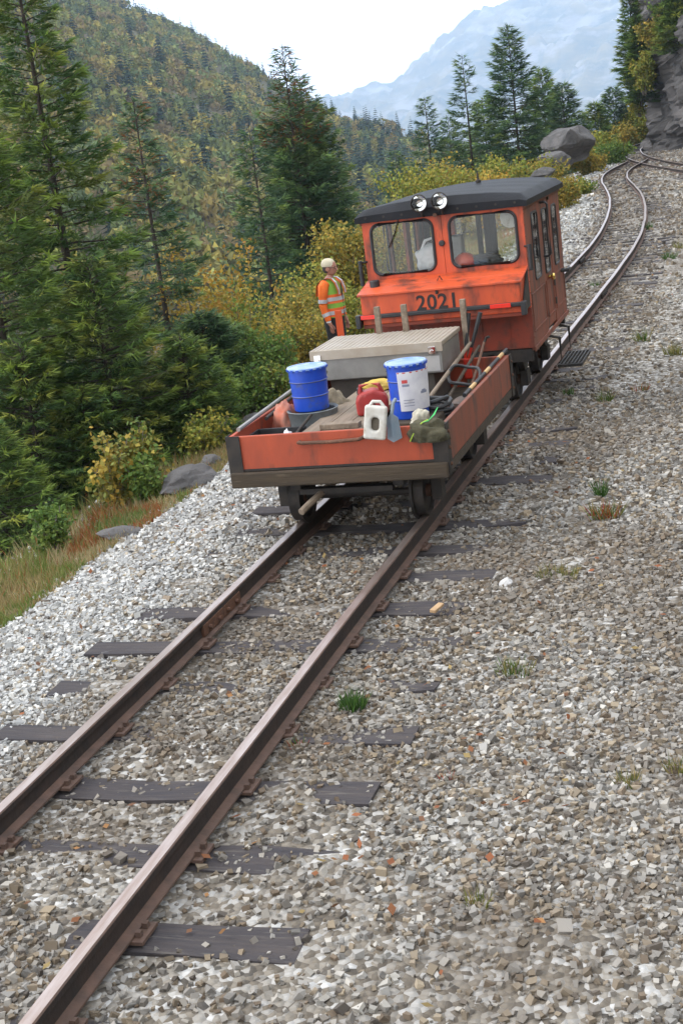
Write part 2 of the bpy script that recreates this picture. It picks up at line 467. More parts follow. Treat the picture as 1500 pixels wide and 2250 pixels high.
def rot_cards(P, D, N, L, Wd):
    """diamond cards: centre base P, direction D, normal-ish N, length L, half width Wd -> verts, quads"""
    D = D / np.linalg.norm(D, axis=1, keepdims=True); S = np.cross(D, N); S /= np.linalg.norm(S, axis=1, keepdims=True) + 1e-9
    L = L[:, None]; Wd = Wd[:, None]
    V = np.stack([P, P + D * L * .45 + S * Wd, P + D * L, P + D * L * .45 - S * Wd], 1)
    F = (4 * np.arange(len(P)))[:, None] + np.array([0, 1, 2, 3])[None, :]
    return V.reshape(-1, 3), F


def tri_cards(P, D, N, L, Wd):
    D = D / np.linalg.norm(D, axis=1, keepdims=True); S = np.cross(D, N); S /= np.linalg.norm(S, axis=1, keepdims=True) + 1e-9
    L = L[:, None]; Wd = Wd[:, None]
    V = np.stack([P + S * Wd, P + D * L, P + D * L * .12 - S * Wd], 1)
    return V.reshape(-1, 3), np.arange(3 * len(P)).reshape(-1, 3)


def unit(n):
    v = RNG.normal(size=(n, 3)); return v / np.linalg.norm(v, axis=1, keepdims=True)


def far_proto_conifer():
    P = []; D = []; L = []
    for k in range(13):
        t = k / 13; n = 7 if t < .6 else 5
        for j in range(n):
            a = RNG.uniform(0, 6.28); r = (1 - t) * .19 + .015
            P.append((0, 0, .06 + .92 * t)); D.append((math.cos(a), math.sin(a), -.35)); L.append(r * RNG.uniform(.8, 1.25) + .02)
    P, D, L = map(np.array, (P, D, L))
    V, F = tri_cards(P, D, np.array([[0, 0, 1.0]] * len(P)) + .3 * unit(len(P)), L * 1.1, L * .4)
    return V, F


def far_proto_broad(n=64):
    u = unit(n) * (RNG.uniform(.45, 1, (n, 1)) ** .5) * np.array([.5, .5, .46]) + np.array([0, 0, .52])
    V, F = tri_cards(u, unit(n), unit(n), RNG.uniform(.2, .36, n), RNG.uniform(.08, .15, n))
    return V, F


def build_far_forest():
    cons = [far_proto_conifer() for _ in range(4)]; brs = [far_proto_broad() for _ in range(6)]
    Vs, Fs, Cs = [], [], []; off = 0
    PAL = 1.35 * np.array([(.185, .17, .05), (.15, .16, .045), (.2, .155, .05), (.12, .14, .045), (.16, .12, .055), (.1, .125, .045), (.23, .19, .045), (.085, .115, .045)])
    n = 0
    while n < 8500:
        px = RNG.uniform(-260, 1120) if RNG.random() < .9 else RNG.uniform(-900, -260); t = RNG.uniform(.06, 1.02) ** .8
        x, y, z = hill_point(px, t)
        den = float(fbm(x / 40, y / 40, o=3, s=61)); cden = float(fbm(x / 55, y / 55, o=3, s=71))
        if den < -1.0:
            continue
        n += 1
        con = RNG.random() < (.07 + .38 * max(0, cden) + (.25 if t > .9 else 0) + .25 * sstep(550, 800, px))
        if con:
            V, F = cons[RNG.integers(4)]; h = RNG.uniform(4.5, 11); sc = np.array([h * 1.05, h * 1.05, h]); c = np.array((.038, .066, .044)) * RNG.uniform(.7, 1.3)
        else:
            V, F = brs[RNG.integers(6)]; h = RNG.uniform(2.8, 5.6); sc = np.array([h * RNG.uniform(.8, 1.15)] * 2 + [h]); c = PAL[RNG.integers(8)] * RNG.uniform(.75, 1.2)
        a = RNG.uniform(0, 6.28); ca, sa = math.cos(a), math.sin(a); q = V * sc
        q = np.stack([q[:, 0] * ca - q[:, 1] * sa + x, q[:, 0] * sa + q[:, 1] * ca + y, q[:, 2] + z - .3], 1)
        Vs.append(q); Fs.append(F + off); off += len(V)
        Cs.append(np.repeat(c[None, :] * RNG.uniform(.75, 1.3, (len(V) // 3, 1)), 3, 0))
    tag(np_mesh('hillside_forest', np.vstack(Vs), np.vstack(Fs), FARM, np.vstack(Cs)), 'mixed autumn forest covering the far hillside', 'forest', kind='stuff')


build_far_forest()


def hillside_conifers():
    V, F = far_proto_conifer()
    for k in range(3):
        V2, F2 = far_proto_conifer(); F = np.vstack([F, F2 + len(V)]); V = np.vstack([V, V2])
    C = np.repeat(np.array([(.026, .05, .036)]) * RNG.uniform(.7, 1.3, (len(V) // 3, 1)), 3, 0)
    crown = np_mesh('crown', V, F, FARM, C, link=False)
    tb = MB(); tb.tube([(0, 0, -.05), (0, 0, .5), (0, 0, 1)], [.012, .008, .001], 6); to = tb.build('trunk', mat('far_bark', (.05, .04, .035)), None); trunk = to.data; bpy.data.objects.remove(to)
    for (px, t, h) in ((105, .93, 15), (190, .8, 16), (255, .74, 13), (330, .72, 14), (365, .82, 13), (385, .6, 15), (440, .64, 14), (480, .7, 15), (300, .5, 12), (520, .55, 14), (410, .42, 12), (450, .34, 11), (540, .78, 15), (180, .45, 12), (240, .36, 11), (780, .5, 13), (830, .62, 13), (560, .4, 12)):
        x, y, z = hill_point(px, t); o = empty('hillside_conifer', (x, y, z - .3), RNG.uniform(0, 6)); o.scale = (h * .95, h * .95, h)
        tag(o, 'dark conifer standing out from the autumn forest on the far hillside', 'tree', 'dark conifers on the far hillside')
        for nm, me in (('crown', crown), ('trunk', trunk)):
            c = bpy.data.objects.new(nm, me); COL.objects.link(c); c.parent = o


hillside_conifers()


# ------------------------------------------------------------------ gravel
def rock_proto(n=20):
    if n == 20:
        g = (1 + 5 ** .5) / 2
        V = np.array([(-1, g, 0), (1, g, 0), (-1, -g, 0), (1, -g, 0), (0, -1, g), (0, 1, g), (0, -1, -g), (0, 1, -g), (g, 0, -1), (g, 0, 1), (-g, 0, -1), (-g, 0, 1)]) / 1.9
        F = np.array([(0, 11, 5), (0, 5, 1), (0, 1, 7), (0, 7, 10), (0, 10, 11), (1, 5, 9), (5, 11, 4), (11, 10, 2), (10, 7, 6), (7, 1, 8), (3, 9, 4), (3, 4, 2), (3, 2, 6), (3, 6, 8), (3, 8, 9), (4, 9, 5), (2, 4, 11), (6, 2, 10), (8, 6, 7), (9, 8, 1)])
    else:
        V = np.array([(x, y, z) for z in (-.8, .8) for y in (-.8, .8) for x in (-.8, .8)], float)
        F = np.array([(0, 2, 3), (0, 3, 1), (4, 5, 7), (4, 7, 6), (0, 1, 5), (0, 5, 4), (2, 6, 7), (2, 7, 3), (0, 4, 6), (0, 6, 2), (1, 3, 7), (1, 7, 5)])
    V = V * RNG.uniform(.62, 1.15, (len(V), 1)) * RNG.uniform(.75, 1.25, (1, 3)) + np.clip(RNG.normal(0, .16, V.shape), -.28, .28)
    return V, F


SPAL = np.array([(.46, .46, .46), (.36, .36, .36), (.27, .26, .25), (.54, .53, .51), (.34, .29, .23), (.25, .2, .155), (.41, .35, .27), (.17, .155, .145), (.6, .59, .57)])


def in_view(X, Y, Z, mar=.3):
    P = np.stack([X, Y, Z], -1) - CAM; dz = P @ CF; x = (P @ CR) / dz * FPX; y = (P @ CU) / dz * FPX
    return (dz > 1) & (np.abs(x) < 750 * (1 + mar)) & (np.abs(y) < 1125 * (1 + mar * .6))


def build_gravel():
    Vs, Fs, Cs = [], [], []; off = 0
    bands = [(3.2, 7, 1500, (.009, .024), 12), (7, 10, 1200, (.01, .026), 12), (10, 15, 640, (.013, .03), 12), (15, 24, 260, (.018, .038), 12), (24, 44, 70, (.028, .055), 12), (44, 82, 26, (.05, .09), 12)]
    for (y0, y1, den, (s0, s1), nt_) in bands:
        x0, x1 = -4.4, 5.2; n = int(den * (y1 - y0) * (x1 - x0))
        X = RNG.uniform(x0, x1, n); Y = RNG.uniform(y0, y1, n); X = X + tcx(Y); Z = tz(X, Y)
        u = X - tcx(Y)
        keep = in_view(X, Y, Z) & (RNG.random(n) < 1 - .85 * sstep(-2.9, -3.7, u + .3 * fbm(X, Y, s=5)))
        # bare dirty patches between and right of the rails
        patch = fbm(X * .9, Y * .55, o=3, s=77)
        keep &= ~((u > -.4) & (patch > .16) & (RNG.random(n) < .66))
        keep &= ~((np.abs(np.abs(u) - .48) < .075))
        # ties show where gravel is thin
        k = np.round((Y - 8.7976) / .6316); yt = 8.7976 + k * .6316
        tie = (np.abs(Y - yt) < .095) & (np.abs(u) < 1.23) & (Y < 66)
        cover = vnoise(k * 3.7 + np.sign(u) * 7, u * 1.4, s=91)
        keep &= ~(tie & (RNG.random(n) < np.where(cover > .34 + .3 * (Y < 6.8),   .93, np.where(cover > .1 + .3 * (Y < 6.8), .55, .08))))
        X, Y, Z, u = X[keep], Y[keep], Z[keep], u[keep]; n = len(X)
        s = RNG.uniform(s0, s1, n) * np.where(RNG.random(n) < .04, RNG.uniform(1.1, 1.35, n), np.where(RNG.random(n) < .35, .62, .9))
        protos = [rock_proto(nt_) for _ in range(10)]
        pid = RNG.integers(0, 10, n)
        left = sstep(-.6, -1.2, u)
        pr = RNG.random(n); ci = np.where(RNG.random(n) < .2 + .55 * left, RNG.choice([0, 1, 3, 8, 0], n), RNG.choice([1, 2, 4, 5, 6, 7, 4, 0, 3], n))
        ci = np.where(RNG.random(n) < .03, 8, ci); C = SPAL[ci] * RNG.uniform(.6, 1.2, (n, 1)) * np.array([.78, .75, .7]) * (1.0 + .28 * left)[:, None]
        dirt = (sstep(-.1, .5, fbm(X * .7, Y * .7, o=3, s=15)) * (1 - left))[:, None]
        C = C * (1 - .22 * (sstep(-.6, -.3, u) * sstep(1.7, 1.0, u))[:, None] * np.array([.9, 1.0, 1.1])); dirt = dirt * .8; C = C * (1 - .6 * dirt) + np.array((.14, .11, .082)) * .6 * dirt; C = C * (1 + left[:, None] * np.array([-.03, .01, .06]))  # band between and right of rails darkened: painted contact shadow plus oil staining
        for p in range(10):
            q = np.where(pid == p)[0]; V, F = protos[p]; m_ = len(q)
            a, b, c = RNG.uniform(0, 6.28, (3, m_))
            ca, sa, cb, sb = np.cos(a), np.sin(a), np.cos(b * .25), np.sin(b * .25)
            W = V[None] * (s[q][:, None, None] * np.stack([np.ones(m_), RNG.uniform(.7, 1.1, m_), RNG.uniform(.55, .9, m_)], 1)[:, None, :])
            x = W[..., 0] * cb[:, None] + W[..., 2] * sb[:, None]; z = -W[..., 0] * sb[:, None] + W[..., 2] * cb[:, None]; y = W[..., 1]
            x, y = x * ca[:, None] - y * sa[:, None], x * sa[:, None] + y * ca[:, None]
            W = np.stack([x + X[q][:, None], y + Y[q][:, None], z + (Z[q] + s[q] * .25)[:, None]], -1).reshape(-1, 3)
            k = len(V); Fq = (F[None] + (np.arange(m_) * k)[:, None, None]).reshape(-1, 3)
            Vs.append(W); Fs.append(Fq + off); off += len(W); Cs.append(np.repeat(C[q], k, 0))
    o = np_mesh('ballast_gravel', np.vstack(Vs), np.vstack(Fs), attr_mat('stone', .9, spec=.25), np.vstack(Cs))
    tag(o, 'crushed grey stone ballast spread over the railway bed', 'gravel', kind='stuff')
    print('gravel tris', sum(len(f) for f in Fs))


build_gravel()

# ------------------------------------------------------------------ railway tracks
PROF = [(-.055, -.135), (.055, -.135), (.055, -.125), (.012, -.112), (.009, -.045), (.03, -.034), (.032, -.006), (.026, 0), (-.026, 0), (-.032, -.006), (-.03, -.034), (-.009, -.045), (-.012, -.112), (-.055, -.125)]


def rail_mesh(name, cx, off, y0, y1, parent, step=1.0):
    ys = np.arange(y0, y1 + .01, step); xs = cx(ys); dx = np.gradient(xs, ys); L = np.hypot(1, dx)
    nx, ny = 1 / L, -dx / L
    b = MB(); n = len(PROF); vs = []
    for i in range(len(ys)):
        j = .004 * math.sin(ys[i] * 1.7 + off * 9)
        for (a, z) in PROF:
            o = off + a + j; vs.append((xs[i] + nx[i] * o, ys[i] + ny[i] * o, z))
    fs = []; mi = []
    for i in range(len(ys) - 1):
        for k in range(n):
            fs.append((i * n + k, i * n + (k + 1) % n, (i + 1) * n + (k + 1) % n, (i + 1) * n + k)); mi.append(1 if k == 7 else 2 if k in (1, 2, 6, 8, 12, 13) else 0)
    fs += [tuple(range(n)), tuple(range((len(ys) - 1) * n, len(ys) * n))]; mi += [0, 0]
    b.v = vs; b.f = fs; b.m = mi
    return b.build(name, [RAILWEB, RAILTOP, RAILFOOT], parent)


def tie_meshes(k=5, half=1.226):
    out = []
    for i in range(k):
        b = MB(); xs = np.linspace(-half, half, 7) + RNG.normal(0, .02, 7); vs = []
        for x in xs:
            w = .1 + RNG.normal(0, .006)
            for (y, z) in ((-w, -.3), (w, -.3), (w, -.166 + RNG.normal(0, .006)), (-w, -.166 + RNG.normal(0, .006))):
                vs.append((x, y + RNG.normal(0, .004), z))
        fs = [(0, 1, 2, 3), (24, 25, 26, 27)]
        for j in range(6):
            for q in range(4):
                fs.append((j * 4 + q, j * 4 + (q + 1) % 4, j * 4 + 4 + (q + 1) % 4, j * 4 + 4 + q))
        b.add(vs, fs); o = b.build('tie', TIEM); out.append(o.data); bpy.data.objects.remove(o)
    return out


TIES = tie_meshes()


def plate_mesh():
    b = MB(); b.box(-.1, .1, -.075, .075, -.152, -.137)
    for s in (-1, 1):
        b.box(s * .068 - .012, s * .068 + .012, -.045, -.02, -.137, -.112); b.box(s * .068 - .012, s * .068 + .012, .02, .045, -.137, -.112)
    o = b.build('tie_plate', RAILFOOT); d = o.data; bpy.data.objects.remove(o); return d


PLATE = plate_mesh()


def track(name, cx, y0, y1, label, tie_y0, nt_, skip=lambda y: False, plates_to=0):
    t = empty(name, (0, 0, 0)); tag(t, label, 'railway track')
    for off in (-.489, .489):
        rail_mesh('rail', cx, off, y0, y1, t)
    for k in range(nt_):
        y = tie_y0 + k * .6316
        if skip(y):
            continue
        o = bpy.data.objects.new('tie', TIES[k % 5]); COL.objects.link(o); o.parent = t
        sl_ = float((cx(y + .5) - cx(y - .5))); o.location = (float(cx(y)), y, 0); o.rotation_euler = (0, 0, -math.atan(sl_) + random.uniform(-.012, .012))
        if y < plates_to:
            for off in (-.489, .489):
                p = bpy.data.objects.new('tie_plate', PLATE); COL.objects.link(p); p.parent = t; p.location = (float(cx(y)) + off, y, 0)
    return t


SID = track('railway_track', tcx, -6, 71, 'rusty narrow siding track that the orange rail car stands on', 8.7976 - .6316 * 20, 118, plates_to=24)
MAIN = track('railway_track', mcx, -6, 125, 'second railway track curving in from the right towards the cliff', -5.2, 200)


def joint_bar(off, y):
    b = MB()
    for s in (-1, 1):
        x = off + s * .024; b.box(x - .011, x + .011, y - .33, y + .33, -.11, -.036)
        for k in range(4):
            b.lathe([(.016, 0), (.016, s * .022)], (x + s * .011, y - .24 + .16 * k, -.075), 6, 'x')
    return b.build('joint_bar', STEEL_DARK if y > 15 else RUST, SID, bevel=.003)


joint_bar(-.489, 7.9); joint_bar(.489, 22.3); joint_bar(-.489, 27.6)
#PART3
# ------------------------------------------------------------------ panels with rounded window openings
def rrect(x0, x1, z0, z1, r, n=6):
    pts = []
    for (cx, cz, a0) in ((x1 - r, z1 - r, 0), (x0 + r, z1 - r, 90), (x0 + r, z0 + r, 180), (x1 - r, z0 + r, 270)):
        for k in range(n + 1):
            a = math.radians(a0 + 90 * k / n); pts.append((cx + r * math.cos(a), cz + r * math.sin(a)))
    return pts


def holed(b, o0, o1, p0, p1, hole, th0, th1, put):
    """wall plate (o0..o1 x p0..p1) with one rounded opening, between depths th0 and th1"""
    n = len(hole); hx0, hx1 = min(q[0] for q in hole), max(q[0] for q in hole); hz0, hz1 = min(q[1] for q in hole), max(q[1] for q in hole)
    cx, cz = (hx0 + hx1) / 2, (hz0 + hz1) / 2; seg = n // 4
    out = []
    corners = [(o1, p1), (o0, p1), (o0, p0), (o1, p0)]
    for i, (x, z) in enumerate(hole):
        c = i // seg; k = (i % seg) / (seg - 1)
        X, Z = corners[c]
        # each quarter: slide along the two outer edges meeting at that corner
        lo = {0: (o1, z), 1: (x, p1), 2: (o0, z), 3: (x, p0)}[c]; hi = {0: (x, p1), 1: (o0, z), 2: (x, p0), 3: (o1, z)}[c]
        if k < .34: out.append(lo)
        elif k > .67: out.append(hi)
        else: out.append((X, Z))
    vs = []
    for d in (th0, th1):
        for q in hole: vs.append(put(q[0], d, q[1]))
        for q in out: vs.append(put(q[0], d, q[1]))
    fs = []
    for s, base in ((0, 0), (1, 2 * n)):
        for i in range(n):
            j = (i + 1) % n; fs.append((base + i, base + j, base + n + j, base + n + i))
    for i in range(n):
        j = (i + 1) % n; fs.append((i, j, 2 * n + j, 2 * n + i)); fs.append((n + i, n + j, 3 * n + j, 3 * n + i))
    b.add(vs, fs)


def build_holed(name, m, parent, o0, o1, p0, p1, hole, th0, th1, put, bevel=0):
    b = MB(); holed(b, o0, o1, p0, p1, hole, th0, th1, put)
    me_o = b.build(name, m, parent)
    bm = bmesh.new(); bm.from_mesh(me_o.data); bmesh.ops.remove_doubles(bm, verts=bm.verts, dist=1e-5)
    bmesh.ops.dissolve_degenerate(bm, edges=bm.edges, dist=1e-6); bmesh.ops.recalc_face_normals(bm, faces=bm.faces); bm.to_mesh(me_o.data); bm.free()
    return me_o


def window(parent, hole, depth, put, r=.014, pane=True):
    """rubber gasket with its pane"""
    g = MB(); pts = [put(q[0], depth, q[1]) for q in hole]; pts.append(pts[0]); pts.append(pts[1])
    w = g.tube(pts, r, 6, cap=False) and g.build('window_gasket', BLACK, parent, smooth=True)
    if pane:
        p = MB(); n = len(hole)
        vs = [put(q[0], depth - .002, q[1]) for q in hole] + [put(q[0], depth + .003, q[1]) for q in hole]
        p.add(vs, [tuple(range(n)), tuple(range(n, 2 * n))] + [(i, (i + 1) % n, n + (i + 1) % n, n + i) for i in range(n)])
        p.build('pane', GLASS, w)
    return w


def wheel(parent, x, y, r, side):
    b = MB(); b.lathe([(r * .3, -.03), (r * .86, -.02), (r * .9, -.045), (r, -.045), (r, .03), (r * 1.13, .035), (r * 1.13, .055), (r * .88, .05), (r * .84, .01), (r * .3, .03)], (0, 0, 0), 28, 'x')
    o = b.build('wheel', STEEL_DARK, parent, smooth=True); o.location = (x, y, r); o.rotation_euler = (0, 0, 0 if side < 0 else math.pi)
    h = MB(); h.lathe([(.05, -.07), (.05, .05), (.03, .05)], (0, 0, 0), 12, 'x'); h.build('hub', RUST, o, smooth=True)
    return o


# ------------------------------------------------------------------ rail motor car
def motor_car():
    t = empty('rail_motor_car', (0, 13.5, 0)); tag(t, 'orange rail motor car with black roof and number 2021 on its hood', 'rail car')
    B = lambda: MB()
    FY = lambda x, d, z: (x, d, z)           # front / rear walls, local Y = depth
    yb, ye, xw = 0.0, 2.48, .81
    # front wall: two plates with a window each
    for (o0, o1, h) in ((-xw, -.002, rrect(-.725, -.095, 1.455, 1.955, .085)), (.002, xw, rrect(.075, .735, 1.46, 1.95, .085))):
        w = build_holed('front_wall', ORANGE, t, o0, o1, 1.0, 2.03, h, 0, .035, FY)
        window(w, h, -.002, FY, .017)
    b = B(); b.box(-xw, xw, 0, .03, .6, .998); fw = b.build('lower_front_wall', ORANGE_DIRTY_SHADED, t, bevel=.004)
    for x in (-.42, -.05, .3, .58):
        q = B(); q.box(x - .006, x + .006, -.008, -.001, .63, .97); q.build('seam_strip', ORANGE_DIRTY_SHADED, fw)
    # rear wall
    for (o0, o1, h) in ((-xw, -.002, rrect(-.72, -.06, 1.0, 1.93, .07)), (.002, xw, rrect(.06, .72, 1.0, 1.93, .07))):
        w = build_holed('rear_wall', INTDARK, t, o0, o1, .62, 2.03, h, ye - .03, ye, FY)
        window(w, h, ye + .001, FY, .014)
    # side walls: fixed panel, door, fixed panel
    for s in (1, -1):
        put = lambda y, d, z, s=s: (s * (xw - d), y, z)
        for i, (y0, y1, h) in enumerate(((.0355, 1.02, rrect(.42, .80, 1.215, 1.875, .055) if s > 0 else rrect(.12, .94, .98, 1.9, .055)), (1.027, 1.62, rrect(1.15, 1.47, 1.19 - (.4 if s < 0 else 0), 1.85, .055)), (1.627, ye - .032, rrect(1.80, 2.14, 1.2, 1.84, .055)))):
            nm = 'door' if i == 1 else 'side_wall'
            if s < 0 and i == 1:
                continue          # the far door stands open
            w = build_holed(nm, ORANGE_WORN_SHADED, t, y0, y1, .57 if i != 1 else .63, 2.03, h, 0 if i != 1 else .006, .035, put)
            window(w, h, -.002 if i != 1 else .004, put, .012, pane=(s > 0))
            # raised panel trim below the window and rivet strip
            m_ = B(); zt, zb = 1.1, .74
            for (a0, a1, c0, c1) in ((y0 + .05, y1 - .05, zt, zt + .018), (y0 + .05, y1 - .05, zb, zb + .018), (y0 + .05, y0 + .068, zb + .018, zt), (y1 - .068, y1 - .05, zb + .018, zt)):
                x0, x1 = sorted((s * (xw + .001), s * (xw + .009))); m_.box(x0, x1, a0, a1, c0, c1)
            m_.build('panel_moulding', ORANGE_WORN_SHADED, w, bevel=.003)
            if i == 1:
                k = B(); k.lathe([(.018, 0), (.018, .03), (.034, .04), (.038, .055), (.03, .07), (.005, .075)], (0, 0, 0), 16, 'x'); ko = k.build('door_knob', BRASS, w, smooth=True)
                ko.location = (s * xw, 1.26, 1.14); ko.rotation_euler = (0, 0, 0 if s > 0 else math.pi)
                for z in (.8, 1.0, 1.92):
                    hb = B(); x0, x1 = sorted((s * (xw + .001), s * (xw + .016))); hb.box(x0, x1, 1.60, 1.66, z, z + .07); hb.build('hinge', STEEL_DARK, w, bevel=.003)
        g = B(); X = s * (xw + .075)
        g.tube([(s * xw, 1.08, 1.93), (s * xw + s * .05, 1.08, 1.935), (X, 1.08, 1.91), (X, 1.08, 1.6), (X, 1.08, 1.4), (s * xw + s * .05, 1.08, 1.375), (s * xw, 1.08, 1.38)], .014, 8); g.build('grab_handle', BLACK, t, smooth=True)
        g = B(); g.tube([(s * xw, 2.2, 1.09), (X, 2.2, 1.09), (X, 2.36, 1.09)], .022, 8); g.build('tail_handle', BLACK, t, smooth=True)
        x0, x1 = sorted((s * (xw + .001), s * (xw + .02))); g = B(); g.box(x0, x1, .0, ye, 1.955, 1.985); g.build('drip_rail', ORANGE_WORN_SHADED, t, bevel=.004)
        x0, x1 = sorted((s * (xw + .001), s * (xw + .014))); g = B(); g.box(x0, x1, .0, ye, .56, .61); g.build('sill_rail', ORANGE_WORN_SHADED, t, bevel=.004)
        rv = B()
        for z in np.arange(.7, 1.95, .11):
            rv.lathe([(.009, 0), (.009, s * .004), (.004, s * .008)], (s * xw, .035, z), 6, 'x')
        rv.build('rivet_row', ORANGE_WORN_SHADED, t)
        g = B(); g.tube([(s * .855, -.06, 1.37), (s * .855, -.06, 1.62)], .021, 8); g.tube([(s * .855, -.06, 1.6), (s * .8, .0, 1.6)], .012, 6); g.build('corner_grab_bar', BLACK, t, smooth=True)
    # roof: crowned black canvas with rounded eaves
    nu, nv = 25, 33; vs = []
    for j in range(nv):
        v = j / (nv - 1); y = -.055 + (ye + .11) * v
        e = min(v, 1 - v) * (ye + .11)
        fy = math.sqrt(max(0, 1 - (1 - min(1, e / .13)) ** 2))
        for i in range(nu):
            u = -1 + 2 * i / (nu - 1); x = .865 * math.copysign(abs(u) ** .93, u)
            ex = (.865 - abs(x)); fx = math.sqrt(max(0, 1 - (1 - min(1, ex / .075)) ** 2))
            top = 2.08 + .072 * (1 - u * u); z = 2.035 + (top - 2.035) * (.12 + .88 * fx) * (.3 + .7 * fy) + .01 * fx * fy
            z += .004 * math.sin(9 * v * 3.14) * fx * fy
            vs.append((x, y, z))
    low = [(x, y, 1.985) for (x, y, z) in vs]
    b = B(); N = nu * nv; fs = []
    for j in range(nv - 1):
        for i in range(nu - 1):
            a = j * nu + i; fs.append((a, a + 1, a + nu + 1, a + nu)); fs.append((N + a, N + a + nu, N + a + nu + 1, N + a + 1))
    rim = [i for i in range(nu)] + [j * nu + nu - 1 for j in range(1, nv)] + [(nv - 1) * nu + i for i in range(nu - 2, -1, -1)] + [j * nu for j in range(nv - 2, 0, -1)]
    for k in range(len(rim)):
        a, c = rim[k], rim[(k + 1) % len(rim)]; fs.append((a, c, N + c, N + a))
    b.add(vs + low, fs); rf = b.build('roof', ROOFM, t, smooth=True)
    k = B(); k.lathe([(.03, 0), (.03, .03), (.012, .04), (.01, .1), (.004, .13)], (.06, 1.75, 2.17), 10); k.build('antenna', STEEL_DARK, rf, smooth=True)
    for x in np.linspace(-.75, .75, 9):
        k = B(); k.lathe([(.012, -.003), (.012, 0)], (x, -.056, 2.03), 8, 'y'); k.build('roof_bolt', STEEL_DARK, rf)
    # headlamps
    for x in (-.165, .04):
        h = B(); h.lathe([(.02, .12), (.055, .1), (.082, .03), (.09, 0), (.094, -.012), (.086, -.02), (.08, -.006)], (0, 0, 0), 24, 'y', cap=False)
        ho = h.build('headlamp', STEEL_DARK, t, smooth=True); ho.scale = (.92, .92, .92); ho.location = (x, -.15, 2.125); ho.rotation_euler = (math.radians(-3), 0, 0)
        l = B(); l.lathe([(.08 * q, -.004 + .05 * (1 - q * q)) for q in (1, .9, .8, .7, .6, .5, .4, .3, .2, .1, .01)], (0, 0, 0), 28, 'y', cap=False); l.build('reflector', CHROME, ho, smooth=True)
        l = B(); l.lathe([(.08, -.008), (.06, -.017), (.03, -.022), (.002, -.0235)], (0, 0, 0), 24, 'y', cap=False); l.build('lens', GLASS, ho, smooth=True)
        l = B(); l.tube([(0, .06, -.07), (0, .08, -.13), (0, .16, -.14)], .012, 6); l.build('bracket', STEEL_DARK, ho)
    # hood box
    hy = -.43
    b = B(); b.prism([(hy, 1.022), (hy, 1.31), (-.003, 1.385), (-.003, 1.022)], -.79, .79, 'x'); hood = b.build('hood', [ORANGE], t, bevel=.008)
    b = B(); b.prism([(hy - .03, 1.306), (hy - .03, 1.328), (-.22, 1.368), (-.22, 1.352)], -.815, .815, 'x'); b.prism([(-.212, 1.354), (-.212, 1.37), (-.004, 1.412), (-.004, 1.39)], -.815, .815, 'x'); b.build('hood_lid', ORANGE, hood, bevel=.004)
    b = B(); b.box(-.03, 0, hy - .012, hy - .004, 1.268, 1.305); b.box(-.025, -.005, hy - .03, hy - .0125, 1.27, 1.285); b.build('latch', STEEL_DARK, hood, bevel=.004)
    b = B(); b.tube([(-.04, -.26, 1.375), (-.015, -.25, 1.42), (.01, -.26, 1.375)], .006, 6); b.build('lid_handle', STEEL_DARK, hood)
    b = B(); b.lathe([(.05, 0), (.05, .06), (.043, .068)], (-.69, -.2, 1.362), 16); b.build('filler_cap', BLACK, hood, smooth=True)
    b = B(); b.box(-.80, .80, hy - .052, hy - .002, 1.085, 1.125); bar = b.build('bumper_bar', BLACK, t, bevel=.008)
    for (x0, x1) in ((.5, .7), (-.79, -.62)):
        b = B(); b.box(x0, x1, hy - .064, hy - .053, 1.085, 1.126); b.build('reflector', REDREF, bar, bevel=.003)
    for s in (-1, 1):
        b = B(); b.box(min(s * .795, s * .845), max(s * .795, s * .845), hy - .07, hy + .02, 1.0, 1.13); b.build('bumper_end', BLACK, bar, bevel=.008)
        b = B(); b.prism([(hy, 1.05), (hy + .03, 1.02), (-.01, 1.02), (-.01, 1.38), (-.04, 1.38)], min(s * .796, s * .81), max(s * .796, s * .81), 'x'); b.build('hood_cheek', STEEL_DARK, hood)
    b = B(); b.box(-.79, .79, hy + .01, hy + .06, .985, 1.02); b.build('hood_lower_rail', ORANGE_DIRTY_SHADED, hood, bevel=.004)
    # number
    fc = bpy.data.curves.new('number', 'FONT'); fc.body = '2021'; fc.size = .2; fc.extrude = .0015; fc.offset = .004; fc.space_character = 1.08; fc.align_x = 'CENTER'
    fo = bpy.data.objects.new('number_tmp', fc); COL.objects.link(fo); dg = bpy.context.evaluated_depsgraph_get(); dg.update()
    me = bpy.data.meshes.new_from_object(fo.evaluated_get(dg)); bpy.data.objects.remove(fo)
    me.materials.clear(); me.materials.append(mat('black_stencil_paint', (.025, .02, .02), (.09, .03, .02), 9, .7, lo=.55, hi=.75))
    no = bpy.data.objects.new('number', me); COL.objects.link(no); no.parent = hood; no.location = (-.02, hy - .0035, 1.128); no.rotation_euler = (math.pi / 2, 0, 0)
    # wiper arm, horn, small knob between windows
    b = B(); b.tube([(-.42, -.02, 2.0), (-.47, -.035, 1.86), (-.55, -.035, 1.72)], .007, 6); b.build('wiper', STEEL_DARK, t)
    b = B(); b.lathe([(.022, -.03), (.03, -.025), (.03, 0)], (-.012, 0, 1.71), 12, 'y'); b.build('knob', BLACK, t)
    b = B(); b.lathe([(.02, -.1), (.014, -.05), (.012, 0)], (-.03, -.02, 1.995), 10, 'y'); b.build('horn', RUST, t)
    # interior
    b = B(); b.box(-.77, .77, .04, ye - .04, .58, .63); b.build('cab_floor', INTDARK, t)
    b = B(); b.box(-.3, .3, .05, 1.5, .63, .95); b.build('engine_cover', INTDARK, t, bevel=.02)
    b = B(); b.box(-.77, .77, .05, .3, 1.3, 1.44); b.build('dashboard', INTDARK, t, bevel=.02)
